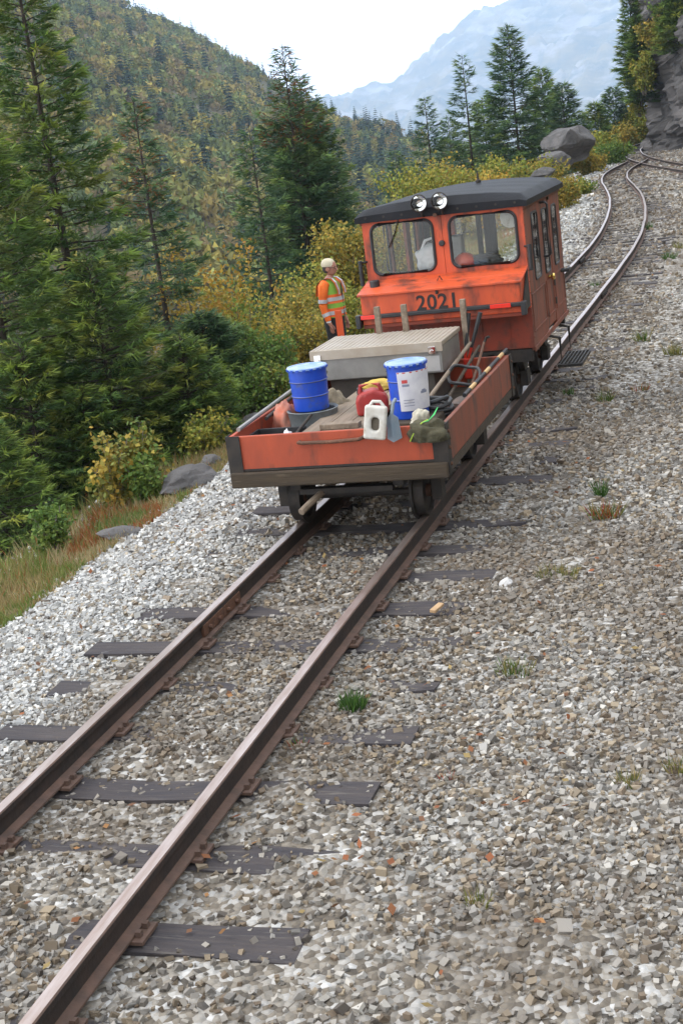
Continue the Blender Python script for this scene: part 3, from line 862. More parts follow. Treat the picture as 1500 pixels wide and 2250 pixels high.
    for x in (-.54, .5):
        b = B(); b.box(x - .22, x + .22, .95, 1.4, .63, 1.1); so_ = b.build('seat', INTDARK, t, bevel=.03)
        b = B(); b.box(x - .2, x + .2, 1.4, 1.5, 1.1, 1.24); b.build('backrest', INTDARK, so_, bevel=.03)
    b = B(); b.box(-.3, -.2, 1.5, 1.58, .63, 2.0); b.build('interior_post', ORANGE, t, bevel=.006)
    b = B(); b.box(.16, .21, .9, .95, .63, 2.0); b.build('interior_post', INTDARK, t, bevel=.006)
    b = B(); b.lathe([(.1, 0), (.1, .02), (.06, .05), (.01, .06)], (0, 0, 0), 18, 'y'); m_ = b.build('mirror', WHITEP, t, smooth=True); m_.location = (.66, .12, 1.88)
    # underframe
    b = B()
    for s in (-1, 1):
        b.box(min(s * .32, s * .4), max(s * .32, s * .4), .02, ye - .02, .42, .565)
    b.box(-.78, .78, .02, .1, .46, .59); b.box(-.78, .78, ye - .1, ye - .02, .46, .59); b.box(-.3, .3, .5, 1.6, .3, .565)
    ch = b.build('chassis', STEEL_DARK, t, bevel=.006)
    for y in (.52, 1.95):
        b = B(); b.tube([(-.56, y, .2), (.56, y, .2)], .03, 10); b.build('axle', STEEL_DARK, t)
        for s in (-1, 1):
            wheel(t, s * .489, y, .2, s)
            b = B(); b.box(min(s * .56, s * .64), max(s * .56, s * .64), y - .09, y + .09, .14, .3); b.prism([(y - .22, .44), (y + .22, .44), (y + .07, .3), (y - .07, .3)], min(s * .57, s * .62), max(s * .57, s * .62), 'x'); b.build('axle_box', STEEL_DARK, t, bevel=.006)
    for s in (1, -1):
        x0, x1 = sorted((s * .80, s * 1.06))
        st = B(); st.box(x0, x1, 1.45, 1.48, .12, .15); st.box(x0, x1, 2.27, 2.3, .12, .15)
        for k in range(7):
            xx = min(x0, x1) + .01 + k * .04; st.box(xx, xx + .014, 1.482, 2.268, .118, .152)
        so_ = st.build('step', STEEL_DARK, t)
        for y in (1.5, 2.25):
            l = B(); l.tube([(s * .62, y, .5), (s * .84, y, .44), (s * .84, y, .14)], .018, 8); l.build('step_hanger', STEEL_DARK, so_)
    b = B(); b.tube([(0, -1.05, .36), (0, -.2, .36), (0, .1, .4)], .03, 8); b.build('drawbar', RUST, t)
    return t


motor_car()


# things inside the cab
def crumple(name, c, r, m, label, cat, seed=1, sub=4, amp=.25, parent=None, flatten=True):
    bm = bmesh.new(); bmesh.ops.create_icosphere(bm, subdivisions=sub, radius=1)
    V = np.array([v.co[:] for v in bm.verts]); d = 1 + amp * fbm(V[:, 0] * 1.7 + seed, V[:, 1] * 1.7, V[:, 2] * 1.7 + seed * 3, o=4, s=seed)
    d += .5 * amp * (1 - np.abs(fbm(V[:, 0] * 3 + seed, V[:, 1] * 3, V[:, 2] * 3, o=3, s=seed + 9)))
    V = V * d[:, None] * np.array(r)
    if flatten:
        V[:, 2] = np.maximum(V[:, 2], -r[2] * .62)
    for v, q in zip(bm.verts, V): v.co = q
    me = bpy.data.meshes.new(name); bm.to_mesh(me); bm.free(); me.materials.append(m)
    me.polygons.foreach_set('use_smooth', [True] * len(me.polygons))
    o = bpy.data.objects.new(name, me); COL.objects.link(o); o.location = (c[0], c[1], c[2] + (r[2] * .62 if flatten else 0))
    if parent: o.parent = parent
    if label: tag(o, label, cat)
    return o


bag = crumple('plastic_bag', (-.17, 13.7, 1.442), (.15, .09, .15), mat('white_bag', (.8, .8, .82), None, rough=.35), 'white plastic bag behind the windscreen of the orange rail car', 'bag', 3, amp=.3)
b = MB(); b.tube([(-.1, 0, .12), (-.06, 0, .2), (.02, 0, .22), (.08, 0, .14)], .016, 6); b.build('handle', MATS['white_bag'], bag, smooth=True)
crumple('hard_hat', (.17, 13.66, 1.442), (.11, .1, .085), mat('hi_vis_orange_plastic', (.75, .09, .02), None, rough=.35), 'orange hard hat lying on the dashboard of the rail car', 'hard hat', 5, amp=.05)
crumple('jacket', (.32, 13.68, 1.442), (.17, .08, .06), mat('grey_cloth', (.16, .17, .18), (.1, .1, .11), 9, .9), 'grey jacket bundled on the dashboard of the rail car', 'jacket', 8, amp=.4)
b = MB(); b.box(-.13, .0, 14.36, 14.52, .951, 1.7)
tag(b.build('document_case', mat('pale_grey_case', (.5, .5, .48), (.4, .4, .38), 8, .6), None, bevel=.015), 'pale upright case inside the cab of the rail car', 'case')


# ------------------------------------------------------------------ push trailer
def trailer():
    t = empty('rail_trailer', (0, 9.3, 0)); tag(t, 'orange flat rail trailer loaded with tools and pails', 'trailer')
    L, X = 2.76, .83
    fl = MB(); fl.box(-.78, .78, .1, L - .08, .44, .5); fr = fl.build('frame', WOODX, t, bevel=.01)
    for k in range(10):
        x0 = -.795 + k * .159; b = MB(); b.box(x0 + .003, x0 + .156, .035, L - .035, .505, .54); b.build('floor_plank', WOODX, fr, bevel=.004)
    # end and side boards
    b = MB(); b.box(-X + .036, X - .036, 0, .032, .532, .80); b.build('end_board', ORANGE_DIRTY_SHADED if 0 else mat('trailer_orange', (.42, .07, .026), (.31, .056, .025), 2.2, .65, bump=.18, bscale=24, c3=(.075, .04, .028), s3=2.6, lo3=.52, hi3=.72, stretch=(2, 2, .9)), t, bevel=.006)
    b = MB(); b.box(-X + .036, X - .036, L - .032, L, .532, .79); b.build('end_board', MATS['trailer_orange'], t, bevel=.006)
    for s in (-1, 1):
        x0, x1 = sorted((s * (X - .033), s * X)); b = MB(); b.box(x0, x1, .034, L - .034, .51, .80); b.build('side_board', ORANGE_WORN_SHADED if s > 0 else MATS['trailer_orange'], t, bevel=.006)
        x0, x1 = sorted((s * (X - .06), s * (X - .002))); b = MB(); b.box(x0, x1, .03, L - .03, .432, .505); b.build('side_sill', WOODX, t, bevel=.008)
        for y0, y1 in ((-.006, .1), (L - .1, L + .006)):
            x0, x1 = sorted((s * (X + .001), s * (X + .009))); xa, xb = sorted((s * (X - .1), s * (X + .009)))
            c = MB(); c.box(x0, x1, y0, y1, .43, .805); yy = (y0 - .004, y0 + .004) if y0 < 1 else (y1 - .004, y1 + .004)
            c.box(xa, xb, yy[0] - .004, yy[1] - .0045, .43, .806); co = c.build('corner_iron', STEEL_DARK, t)
            for z in (.5, .62, .74):
                r = MB(); r.lathe([(.014, 0), (.014, s * .008), (.006, s * .012)], (s * (X + .009), (y0 + y1) / 2, z), 8, 'x'); r.build('bolt', RUST, co)
    for y in (-.05, L + .003):
        b = MB(); b.box(-X, X, y, y + .047, .415, .53); b.build('end_sill', WOODX, t, bevel=.012)
    b = MB(); b.box(-X + .1, X - .1, -.004, -.001, .532, .55); b.build('end_strap', STEEL_DARK, t)
    # steel handrail on the end board
    b = MB(); b.tube([(-.26, -.004, .735), (-.265, -.03, .735), (-.24, -.032, .732), (0, -.034, .728), (.2, -.034, .735), (.24, -.02, .75), (.26, 0, .76)], .014, 8); b.build('grab_rod', RUST, t, smooth=True)
    # stakes behind the tool box
    for x in (-.33, -.08, .46):
        b = MB(); b.box(x - .025, x + .025, L - .085, L - .037, .541, 1.33); b.build('stake', WOOD, t, bevel=.004)
    # running gear
    b = MB()
    for s in (-1, 1):
        b.box(min(s * .36, s * .44), max(s * .36, s * .44), .15, L - .15, .33, .435)
    b.build('chassis', STEEL_DARK, t)
    for y in (.5, L - .55):
        b = MB(); b.tube([(-.58, y, .19), (.58, y, .19)], .028, 10); b.build('axle', STEEL_DARK, t)
        for s in (-1, 1):
            wheel(t, s * .489, y, .19, s)
            b = MB(); b.box(min(s * .57, s * .65), max(s * .57, s * .65), y - .07, y + .07, .13, .33); b.box(min(s * .575, s * .63), max(s * .575, s * .63), y - .05, y + .05, .33, .433); b.build('axle_box', STEEL_DARK, t, bevel=.006)
    b = MB(); b.box(-.36, .36, .12, .2, .3, .34); b.build('cross_member', STEEL_DARK, t)
    b = MB(); b.tube([(-.12, .4, .36), (-.24, -.03, .27), (-.28, -.13, .235)], .026, 8); b.build('drawbar', WOOD, t)
    return t


trailer()
TF = 9.3


def toolbox():
    t = empty('tool_box', (-.185, 11.66, .541)); tag(t, 'aluminium tool box with ribbed lid across the orange trailer', 'tool box')
    b = MB(); b.box(-.575, .575, -.36, .37, .27, .5); bo = b.build('body', ALU, t, bevel=.01)
    b = MB(); b.box(-.47, .47, -.27, .3, 0, .269); b.build('lower_chest', mat('dark_brown_aluminium', (.16, .14, .12), (.09, .08, .07), 5, .6, metal=.4), t, bevel=.01)  # recessed lower chest, browner and darker than the body above
    b = MB(); b.box(-.59, .59, -.38, .385, .503, .545); lid = b.build('lid', ALULID, t, bevel=.008)
    for k in range(26):
        x_ = -.57 + k * .0445; r = MB(); r.box(x_, x_ + .016, -.37, .375, .5455, .5488); r.build('lid_rib', ALULID, lid)
    b = MB(); b.box(-.59, .59, -.388, -.3805, .46, .54); b.build('lid_lip', ALULID, lid)
    for x in (-.52, .5):
        b = MB(); b.box(x - .03, x + .03, -.4, -.3885, .44, .505); b.lathe([(.02, -.405), (.02, -.4)], (x, 0, .46), 10, 'y'); b.build('latch', CHROME, bo, bevel=.003)
    b = MB(); b.box(.38, .55, -.363, -.3605, .29, .42); b.build('patch_plate', mat('bright_aluminium', (.66, .66, .65), (.55, .55, .54), 6, .4, metal=.7), bo)
    return t


toolbox()


def pail(name, loc, r, h, label, lab=False, rz=0.0, tilt=0.0):
    t = empty(name, loc, rz); tag(t, label, 'pail'); t.rotation_euler = (tilt, 0, rz); t.scale = (.92, .92, .97)
    r0 = r * .9
    b = MB(); b.lathe([(r0 * .96, 0), (r0, .006), (r0 + (r - r0) * .33, h * .33), (r0 + (r - r0) * .35 + .006, h * .345), (r0 + (r - r0) * .37, h * .36), (r0 + (r - r0) * .66, h * .66), (r0 + (r - r0) * .68 + .007, h * .675), (r0 + (r - r0) * .7, h * .69), (r * .985, h * .95)], (0, 0, 0), 36)
    bo = b.build('body', BLUE, t, smooth=True)
    for z in (.34, .675):
        b = MB(); rr = r0 + (r - r0) * z + .004; b.lathe([(rr, h * z - .004), (rr + .004, h * z), (rr, h * z + .004)], (0, 0, 0), 36, cap=False); b.build('hoop', mat('dull_blue_hoop', (.02, .05, .2), (.08, .08, .1), 12, .5), bo, smooth=True)
    b = MB(); b.lathe([(r * 1.0, h * .945), (r * 1.045, h * .95), (r * 1.05, h * .985), (r * 1.02, h), (r * .93, h * 1.0), (r * .9, h * .985), (r * .4, h * .987), (.002, h * .988)], (0, 0, 0), 36, cap=False); lid = b.build('lid', BLUELID, t, smooth=True)
    for k in range(18):
        a = k * math.tau / 18; q = MB(); q.box(-.014, .014, -.005, .005, 0, h * .045); qo = q.build('lid_tab', BLUE, lid); qo.location = (math.cos(a) * r * 1.05, math.sin(a) * r * 1.05, h * .93); qo.rotation_euler = (0, 0, a + math.pi / 2)
    # bail handle hanging down
    pts = [(r * 1.03 * math.cos(a), r * 1.03 * math.sin(a) , h * .84 - .1 * math.sin(a) ** 2) for a in np.linspace(.1, math.pi - .1, 13)]
    b = MB(); b.tube(pts, .0028, 6); b.build('bail', STEEL_DARK, t, smooth=True)
    if lab:
        n = 14; vs = []; a0, a1 = math.radians(-112), math.radians(2)
        for z in (.16, .3, .5, .7, .86):
            rr = r0 + (r - r0) * z + .0105
            for k in range(n): a = a0 + (a1 - a0) * k / (n - 1); vs.append((rr * math.cos(a), rr * math.sin(a), h * z))
        fs = [(j * n + k, j * n + k + 1, (j + 1) * n + k + 1, (j + 1) * n + k) for j in range(4) for k in range(n - 1)]
        b = MB(); b.add(vs, fs); lo = b.build('label', LABELP, t, smooth=True)

        def patch(x0, x1, z0, z1, m, nm):
            vs = []; k_ = 7
            for z in (z0, z1):
                rr = r0 + (r - r0) * z + .0118
                for k in range(k_): a = math.radians(x0 + (x1 - x0) * k / (k_ - 1)); vs.append((rr * math.cos(a), rr * math.sin(a), h * z))
            q = MB(); q.add(vs, [(k, k + 1, k_ + k + 1, k_ + k) for k in range(k_ - 1)]); q.build(nm, m, lo)
        RB = mat('label_red', (.5, .06, .06), None, rough=.6); GB = mat('label_grey', (.2, .22, .3), None, rough=.6)
        patch(-110, 0, .835, .855, RB, 'red_band'); patch(-100, -84, .66, .72, RB, 'logo_mark'); patch(-100, -80, .6, .64, GB, 'print_line')
        patch(-48, -24, .44, .485, GB, 'print_blot'); patch(-44, -30, .485, .51, GB, 'print_blot')
        for z in (.25, .3, .35): patch(-100, -70, z, z + .012, GB, 'print_line')
    return t


b = MB(); b.lathe([(.13, 0), (.175, .004), (.19, .2), (.2, .275), (.205, .28), (.195, .285), (.18, .27), (.165, .02)], (0, 0, 0), 32, cap=False)
tub = b.build('tub', GREYP, None, smooth=True); tub.location = (-.4, 10.08, .541); tag(tub, 'low grey tub holding up the plain blue pail', 'tub')
pail('pail', (-.41, 10.1, .815), .165, .355, 'plain blue steel pail with pale lid standing in grey tub')
b = MB(); b.box(-.2, .2, -.22, .3, 0, .24)
cr = b.build('timber_block', WOODX, None, bevel=.01); cr.location = (.5, 9.72, .541); tag(cr, 'dark timber block under the labelled blue pail', 'timber block')
pail('pail', (.48, 9.74, .782), .162, .43, 'blue pail with white paper label near trailer corner', True, rz=.15)


def plank(x0, x1, y0, y1, z, label, rz=0):
    b = MB(); b.box(-(x1 - x0) / 2, (x1 - x0) / 2, -(y1 - y0) / 2, (y1 - y0) / 2, 0, .038)
    o = b.build('plank', WOOD, None, bevel=.004); o.location = ((x0 + x1) / 2, (y0 + y1) / 2, z); o.rotation_euler = (0, 0, rz); tag(o, label, 'plank', 'boards down the middle of the trailer')


for (y_, lb) in ((9.45, 'rough timber under the near ends of the trailer boards'), (10.9, 'rough timber under the far ends of the trailer boards')):
    b = MB(); b.box(-.32, .24, y_, y_ + .08, .541, .735); tag(b.build('bearer', WOODX, None, bevel=.006), lb, 'timber')
plank(-.29, -.145, 9.42, 11.1, .737, 'weathered board nearest the plain blue pail on the trailer')
plank(-.14, .02, 9.40, 11.1, .737, 'middle weathered board lying along the trailer')
plank(.025, .18, 9.43, 11.1, .737, 'weathered board under the red fuel can on the trailer')
b = MB(); b.box(-.15, .15, -.045, .045, 0, .04); o = b.build('plank', WOOD, None, bevel=.004); o.location = (.0, 9.5, .777); tag(o, 'short offcut board lying crosswise near the trailer end', 'plank')


def fuel_can():
    t = empty('fuel_can', (.13, 9.95, .777), .25); t.scale = (.86, .86, .82); tag(t, 'red plastic fuel can beside the labelled blue pail', 'fuel can')
    b = MB(); b.prism([(-.14, 0), (.14, 0), (.145, .13), (.12, .19), (.02, .24), (-.1, .21), (-.145, .15)], -.09, .09, 'y'); b.build('body', REDP, t, bevel=.028, seg=3)
    b = MB(); b.tube([(-.1, 0, .2), (-.09, 0, .27), (.0, 0, .285), (.07, 0, .27), (.1, 0, .19)], .02, 8); b.build('handle', REDP, t, smooth=True)
    b = MB(); b.lathe([(.028, .19), (.028, .245), (.022, .25)], (-.1, 0.03, .0), 12); b.build('cap', BLACK, t, smooth=True)


fuel_can()


def jug():
    """white plastic jug lashed over the end board, its side cut open"""
    t = empty('cut_jug', (.33, 9.27, .74)); t.rotation_euler = (-.06, .16, .1); t.scale = (.9, .9, .86); tag(t, 'white plastic jug with hole cut in it on end board', 'jug')
    put = lambda x, d, z: (x, d, z)
    h = rrect(-.032, .032, .075, .185, .03)
    bo = build_holed('body', WHITEP, t, -.09, .09, .0, .285, h, -.12, -.062, put)
    bo.modifiers.new('bevel', 'BEVEL').width = .022; bo.modifiers['bevel'].limit_method = 'ANGLE'; bo.modifiers['bevel'].segments = 3
    b = MB(); b.tube([(-.05, -.09, .28), (-.03, -.09, .315), (.03, -.09, .318), (.06, -.09, .28)], .014, 8); b.build('handle', WHITEP, t, smooth=True)
    b = MB(); b.box(-.07, .07, -.0605, -.052, .02, .265); b.build('back_wall', mat('stained_inner_plastic', (.2, .17, .13), (.1, .08, .06), 8, .8), t)
    b = MB(); b.tube([(-.02, -.06, .3), (-.02, .03, .15)], .006, 6); b.build('hook', STEEL_DARK, t)


jug()
# scoop, rag, cloth, cords along the end board
t = empty('hand_scoop', (.47, 9.27, .68)); tag(t, 'blue grey hand scoop hanging beside the white jug', 'scoop')
b = MB(); b.add([(-.055, -.02, .05), (0, -.06, .03), (.055, -.02, .05), (.04, -.02, .2), (0, -.045, .24), (-.04, -.02, .2), (-.055, -.012, .05), (0, -.05, .03), (.055, -.012, .05), (.04, -.012, .2), (0, -.036, .24), (-.04, -.012, .2)], [(0, 1, 4, 5), (1, 2, 3, 4), (6, 11, 10, 7), (7, 10, 9, 8), (0, 6, 7, 1), (1, 7, 8, 2), (2, 8, 9, 3), (3, 9, 10, 4), (4, 10, 11, 5), (5, 11, 6, 0)])
b.build('blade', mat('blue_grey_plastic', (.15, .2, .25), (.22, .25, .28), 9, .5), t)
b = MB(); b.tube([(0, -.03, .22), (.01, .01, .3), (.02, .05, .32)], .013, 8); b.build('handle', MATS['blue_grey_plastic'], t)
crumple('work_glove', (.63, 9.42, .75), (.055, .05, .08), mat('pale_glove_cloth', (.5, .47, .38), (.36, .33, .26), 20, .9), 'pale crumpled work glove beside the labelled blue pail', 'glove', 12, amp=.4)
crumple('cloth_sack', (.71, 9.3, .69), (.12, .085, .09), mat('olive_cloth', (.055, .052, .03), (.095, .085, .05), 14, .95, bump=.5), 'dark olive sack slumped over the trailer corner', 'sack', 14, amp=.35)
b = MB(); b.tube([(.58, 9.25, .70), (.63, 9.235, .78), (.68, 9.25, .83), (.72, 9.28, .845)], .005, 6); tag(b.build('cord', mat('lime_cord', (.35, .5, .05), None, rough=.5), None, smooth=True), 'thin yellow green cord over the trailer end board', 'cord')
b = MB(); b.tube([(.69, 9.24, .835), (.74, 9.22, .85), (.78, 9.23, .89), (.8, 9.28, .93)], [.004, .011, .011, .003], 6, flat=.3); tag(b.build('strap', mat('bright_green_strap', (.03, .42, .09), None, rough=.45), None, smooth=True), 'bright green strap end curling above the olive sack', 'strap')
crumple('rag', (-.07, 10.9, .777), (.15, .05, .05), mat('yellow_cloth', (.6, .42, .08), (.5, .35, .1), 12, .9), 'yellow rag bundle in front of the tool box', 'rag', 17, amp=.35)
crumple('tan_sack', (-.35, 10.5, .541), (.13, .13, .2), mat('tan_burlap', (.27, .22, .15), (.17, .14, .1), 18, .95, bump=.4), 'tan sack behind the plain blue pail', 'sack', 19, amp=.25)
crumple('orange_sack', (-.63, 10.12, .541), (.1, .12, .2), mat('faded_orange_cloth', (.5, .14, .08), (.4, .2, .15), 9, .85), 'faded orange bundle left of the plain blue pail', 'bundle', 22, amp=.3)
t = empty('tray', (-.58, 9.62, .541)); tag(t, 'black plastic tray in the near left trailer corner', 'tray')
b = MB(); b.box(-.2, .2, -.2, .2, 0, .01); b.box(-.2, -.185, -.2, .2, .01, .2); b.box(.185, .2, -.2, .2, .01, .2); b.box(-.1845, .1845, -.2, -.185, .01, .2); b.box(-.1845, .1845, .185, .2, .01, .2); b.build('body', BLACK, t, bevel=.004)
crumple('paper_scrap', (-.48, 9.66, .552), (.06, .09, .11), mat('white_paper', (.68, .66, .68), (.55, .53, .56), 9, .8), 'crumpled white paper in the black tray', 'paper', 25, amp=.45)
crumple('paper_scrap', (-.34, 9.5, .541), (.06, .05, .1), MATS['white_paper'], 'crumpled white paper beside the boards at trailer end', 'paper', 27, amp=.45)
b = MB(); b.tube([(-.5, 9.45, .6), (-.32, 9.8, .83)], .012, 8); tag(b.build('steel_rod', STEEL_DARK, None), 'short dark rod leaning across the black tray', 'rod')
for i, (p, q, r, m_, lb) in enumerate((((-.79, 9.45, .822), (-.8, 11.2, .86), .017, ALU, 'bright steel bar along the left trailer side'), ((-.73, 9.9, .80), (-.74, 11.25, .86), .015, STEEL_DARK, 'dark steel bar beside the bright bar on the trailer'), ((-.67, 10.35, .74), (-.7, 11.26, .8), .02, WOOD, 'wooden tool handle beside the steel bars on the trailer'))):
    b = MB(); b.tube([p, tuple((np.array(p) + q) / 2), q], r, 8); tag(b.build('bar', m_, None, smooth=True), lb, 'bar')
# tools on the right side
for i, (p, q, r, m_, lb, nm) in enumerate((
        ((.5, 10.2, .80), (.5, 11.95, .94), .017, WOOD, 'pale wooden shovel handle right of the tool box', 'shovel'),
        ((.56, 10.5, .70), (.57, 12.0, .9), .014, WOODX, 'brown wooden pick handle beside the pale shovel handle', 'pick'),
        ((.63, 11.0, .60), (.62, 11.98, .93), .013, RUST, 'rusty pry bar leaning on the rear end of the trailer', 'pry_bar'))):
    t = empty(nm, (0, 0, 0)); tag(t, lb, nm.replace('_', ' '))
    b = MB(); b.tube([p, tuple((np.array(p) + q) / 2), q], r, 8); b.build('handle', m_, t, smooth=True)
    b = MB()
    if nm == 'shovel':
        b.add([(.4, 10.2, .79), (.6, 10.2, .79), (.62, 9.99, .76), (.5, 9.93, .755), (.38, 9.99, .76), (.4, 10.2, .78), (.6, 10.2, .78), (.62, 9.99, .75), (.5, 9.93, .745), (.38, 9.99, .75)], [(0, 1, 2, 3, 4), (9, 8, 7, 6, 5)] + [(k, (k + 1) % 5, 5 + (k + 1) % 5, 5 + k) for k in range(5)])
    elif nm == 'pick':
        b.tube([(.42, 10.5, .66), (.56, 10.47, .7), (.7, 10.5, .66)], [.008, .022, .008], 6)
    else:
        b.tube([(.62, 11.98, .93), (.64, 12.0, .97), (.67, 11.98, .98)], .013, 8)
    b.build('head', STEEL_DARK, t, smooth=True)
t = empty('striped_pole', (0, 0, 0)); tag(t, 'black and tan banded pole along the right trailer side', 'pole')
P0, P1 = np.array((.77, 10.3, .80)), np.array((.785, 12.12, .83))
for k in range(9):
    a, c = P0 + (P1 - P0) * k / 9, P0 + (P1 - P0) * (k + 1) / 9
    b = MB(); b.tube([tuple(a), tuple(c)], .017, 10); b.build('band', BLACK if k % 3 != 1 else mat('tan_band', (.55, .36, .16), None, rough=.6), t, smooth=True)
t = empty('bolt_cutter', (0, 0, 0)); tag(t, 'bolt cutter with black grips standing behind the tool box', 'bolt cutter')
for (q, x0) in (((.61, 12.0, 1.2), .47), ((.5, 12.02, 1.2), .44)):
    b = MB(); b.tube([(x0, 11.96, .8), (x0 + (q[0] - x0) * .25, 11.97, .9)], .013, 8); h = b.build('arm', mat('red_tool_paint', (.6, .035, .015), None, rough=.4), t)
    b = MB(); b.tube([(x0 + (q[0] - x0) * .25, 11.97, .9), q], [.016, .021], 10); b.build('grip', BLACK, h, smooth=True)
b = MB(); b.box(.42, .49, 11.94, 11.99, .62, .81); b.build('jaw', MATS['red_tool_paint'], t, bevel=.015)
t = empty('hose_coil', (.6, 9.98, .70)); tag(t, 'coiled black hose right of the labelled blue pail', 'hose')
b = MB(); pts = []
for k in range(60):
    a = k * .42; rr = .13 + .012 * math.sin(k * .9); pts.append((rr * math.cos(a), rr * 1.15 * math.sin(a), .0 + k * .0028 + .01 * math.sin(k)))
b.tube(pts, .017, 8); b.build('coil', BLACK, t, smooth=True)
b = MB(); pts = [(.13 * math.cos(a), .13 * math.sin(a), .02 * math.sin(3 * a)) for a in np.linspace(0, 6.2, 26)]
b.tube(pts, .014, 8); o = b.build('cable_loop', BLACK, None, smooth=True); o.location = (.63, 11.0, .83); o.rotation_euler = (.5, .2, 0); tag(o, 'black cable loop among the long tools on the trailer', 'cable')
b = MB(); b.lathe([(.02, -.16), (.085, -.15), (.09, 0), (.085, .15), (.02, .16)], (0, 0, 0), 18, 'y'); o = b.build('steel_drum', mat('brown_can', (.12, .08, .06), (.07, .05, .04), 8, .6), None, smooth=True); o.location = (.66, 10.55, .635); tag(o, 'small brown can lying by the right trailer side', 'can')
#PART4
# ------------------------------------------------------------------ rocks
ROCKM = mat('grey_granite', (.13, .122, .12), (.075, .072, .072), 2.3, .9, bump=1.0, bscale=14, c3=(.06, .057, .054), s3=4.5, lo3=.56, hi3=.68)
CLIFFM = mat('dark_cliff_rock', (.13, .12, .118), (.07, .066, .066), .6, .9, bump=.8, bscale=5, c3=(.035, .033, .033), s3=.9, lo3=.5, hi3=.66)


def boulder(name, c, r, label, seed, m=ROCKM, sub=4, cuts=22, depth=.72, rot=0.0, under=None):
    rs = np.random.default_rng(seed)
    bm = bmesh.new(); bmesh.ops.create_icosphere(bm, subdivisions=sub, radius=1)
    V = np.array([v.co[:] for v in bm.verts])
    for k in range(cuts):
        n = rs.normal(size=3); n /= np.linalg.norm(n); d = rs.uniform(depth - .12, depth + .14)
        s = V @ n - d; V = V - np.clip(s, 0, None)[:, None] * n
    V += (.09 * fbm(V[:, 0] * 2.6 + seed, V[:, 1] * 2.6, V[:, 2] * 2.6, o=5, s=seed) - .12 * np.clip(fbm(V[:, 0] * 1.6, V[:, 1] * 1.6 + seed, V[:, 2] * 3.2, o=2, s=seed + 4) - .25, 0, .4))[:, None] * V
    if under is not None:      # undercut the lower front
        f = np.clip((-.05 - V[:, 2]) / .5, 0, 1) * np.clip((-V[:, 1] + .25) / .8, 0, 1); V[:, 1] += under * f
    for v, q in zip(bm.verts, V * np.array(r)): v.co = q
    me = bpy.data.meshes.new(name); bm.to_mesh(me); bm.free(); me.materials.append(m)
    me.polygons.foreach_set('use_smooth', [False] * len(me.polygons))
    o = bpy.data.objects.new(name, me); COL.objects.link(o); o.location = c; o.rotation_euler = (0, 0, rot)
    return tag(o, label, 'boulder')


def gp(px, py, Y, dz=0.0):
    """ground position under a picture point at distance Y"""
    q = at(px, py, Y=Y); return np.array([q[0], Y, float(tz(q[0], Y)) + dz])


q = at(1243, 318, Y=64); boulder('boulder', (q[0], 64, q[2]), (1.5, 1.6, 1.15), 'huge grey boulder with dark undercut above the far track', 4, depth=.7, under=.75)
q = at(1215, 352, Y=61); boulder('boulder', (q[0], 61, q[2]), (.75, .7, .4), 'broken rock slab at the foot of the huge boulder', 9, depth=.66)
q = at(400, 982, Y=13.1); boulder('boulder', (q[0], 13.1, float(tz(q[0], 13.1)) + .06), (.36, .45, .2), 'grey rock at the gravel edge beside the trailer', 21, depth=.7)
q = at(262, 1085, Y=11.4); boulder('boulder', (q[0], 11.4, float(tz(q[0], 11.4)) + .02), (.3, .2, .09), 'low pale rock in the grass at the bank edge', 23, depth=.7)
q = at(560, 885, Y=16.6); boulder('boulder', (q[0], 16.6, float(tz(q[0], 16.6)) + .02), (.4, .5, .17), 'rubble rock behind the left side of the trailer', 25, depth=.68)
q = at(455, 945, Y=14.3); boulder('boulder', (q[0], 14.3, float(tz(q[0], 14.3)) + .02), (.24, .26, .13), 'small rock behind the grey rock at the bank edge', 27, depth=.68)
q = at(1045, 388, Y=50); boulder('boulder', (q[0] - .2, 50, q[2] - .3), (.6, .6, .45), 'small grey rock showing over the black roof', 29, depth=.68)
q = at(1190, 372, Y=52); boulder('boulder', (q[0], 52, q[2] - .2), (.55, .5, .3), 'pale rock among yellow bushes beside the far track', 33, depth=.68)


def build_cliff():
    ns, nh = 120, 110; S = np.linspace(0, 1, ns); Hh = np.linspace(0, 1, nh); S2, H2 = np.meshgrid(S, Hh)
    Y = 74 + 40 * S2; base = np.interp(Y, [74, 80, 86, 92, 100, 114], [1.6, -1.2, -3.3, -3.5, -2.5, 1.6])
    Z = -.6 + 17 * H2
    # overhanging bulge with a dark recess under it, then leaning back
    prof = np.interp(Z, [-.6, .6, 2.2, 4.2, 5.6, 7.5, 10, 16.4], [-.2, .25, .75, .55, -.35, -.25, .5, 2.6])
    cell = np.floor(fbm(Y / 2.6, Z / 2.1, o=2, s=83) * 5) / 5
    X = base + prof + 1.1 * cell + .5 * fbm(Y / 1.5, Z / 1.5, o=5, s=85) + .12 * fbm(Y * 1.6, Z * 1.6, o=3, s=87)
    Yd = Y + .5 * fbm(Z / 2.2, Y / 2.2, o=3, s=89)
    front = np.stack([X, Yd, Z], -1).reshape(-1, 3); back = front + np.array([9.0, 4.0, 0])
    F = grid_faces(ns, nh); n = ns * nh
    rim = [i for i in range(ns)] + [j * ns + ns - 1 for j in range(1, nh)] + [(nh - 1) * ns + i for i in range(ns - 2, -1, -1)] + [j * ns for j in range(nh - 2, 0, -1)]
    rf = np.array([(rim[(k + 1) % len(rim)], rim[k], n + rim[k], n + rim[(k + 1) % len(rim)]) for k in range(len(rim))])
    o = np_mesh('cliff', np.vstack([front, back]), np.vstack([F[:, ::-1], F + n, rf]), CLIFFM)
    tag(o, 'dark overhanging rock cliff above the far track', 'cliff')


build_cliff()


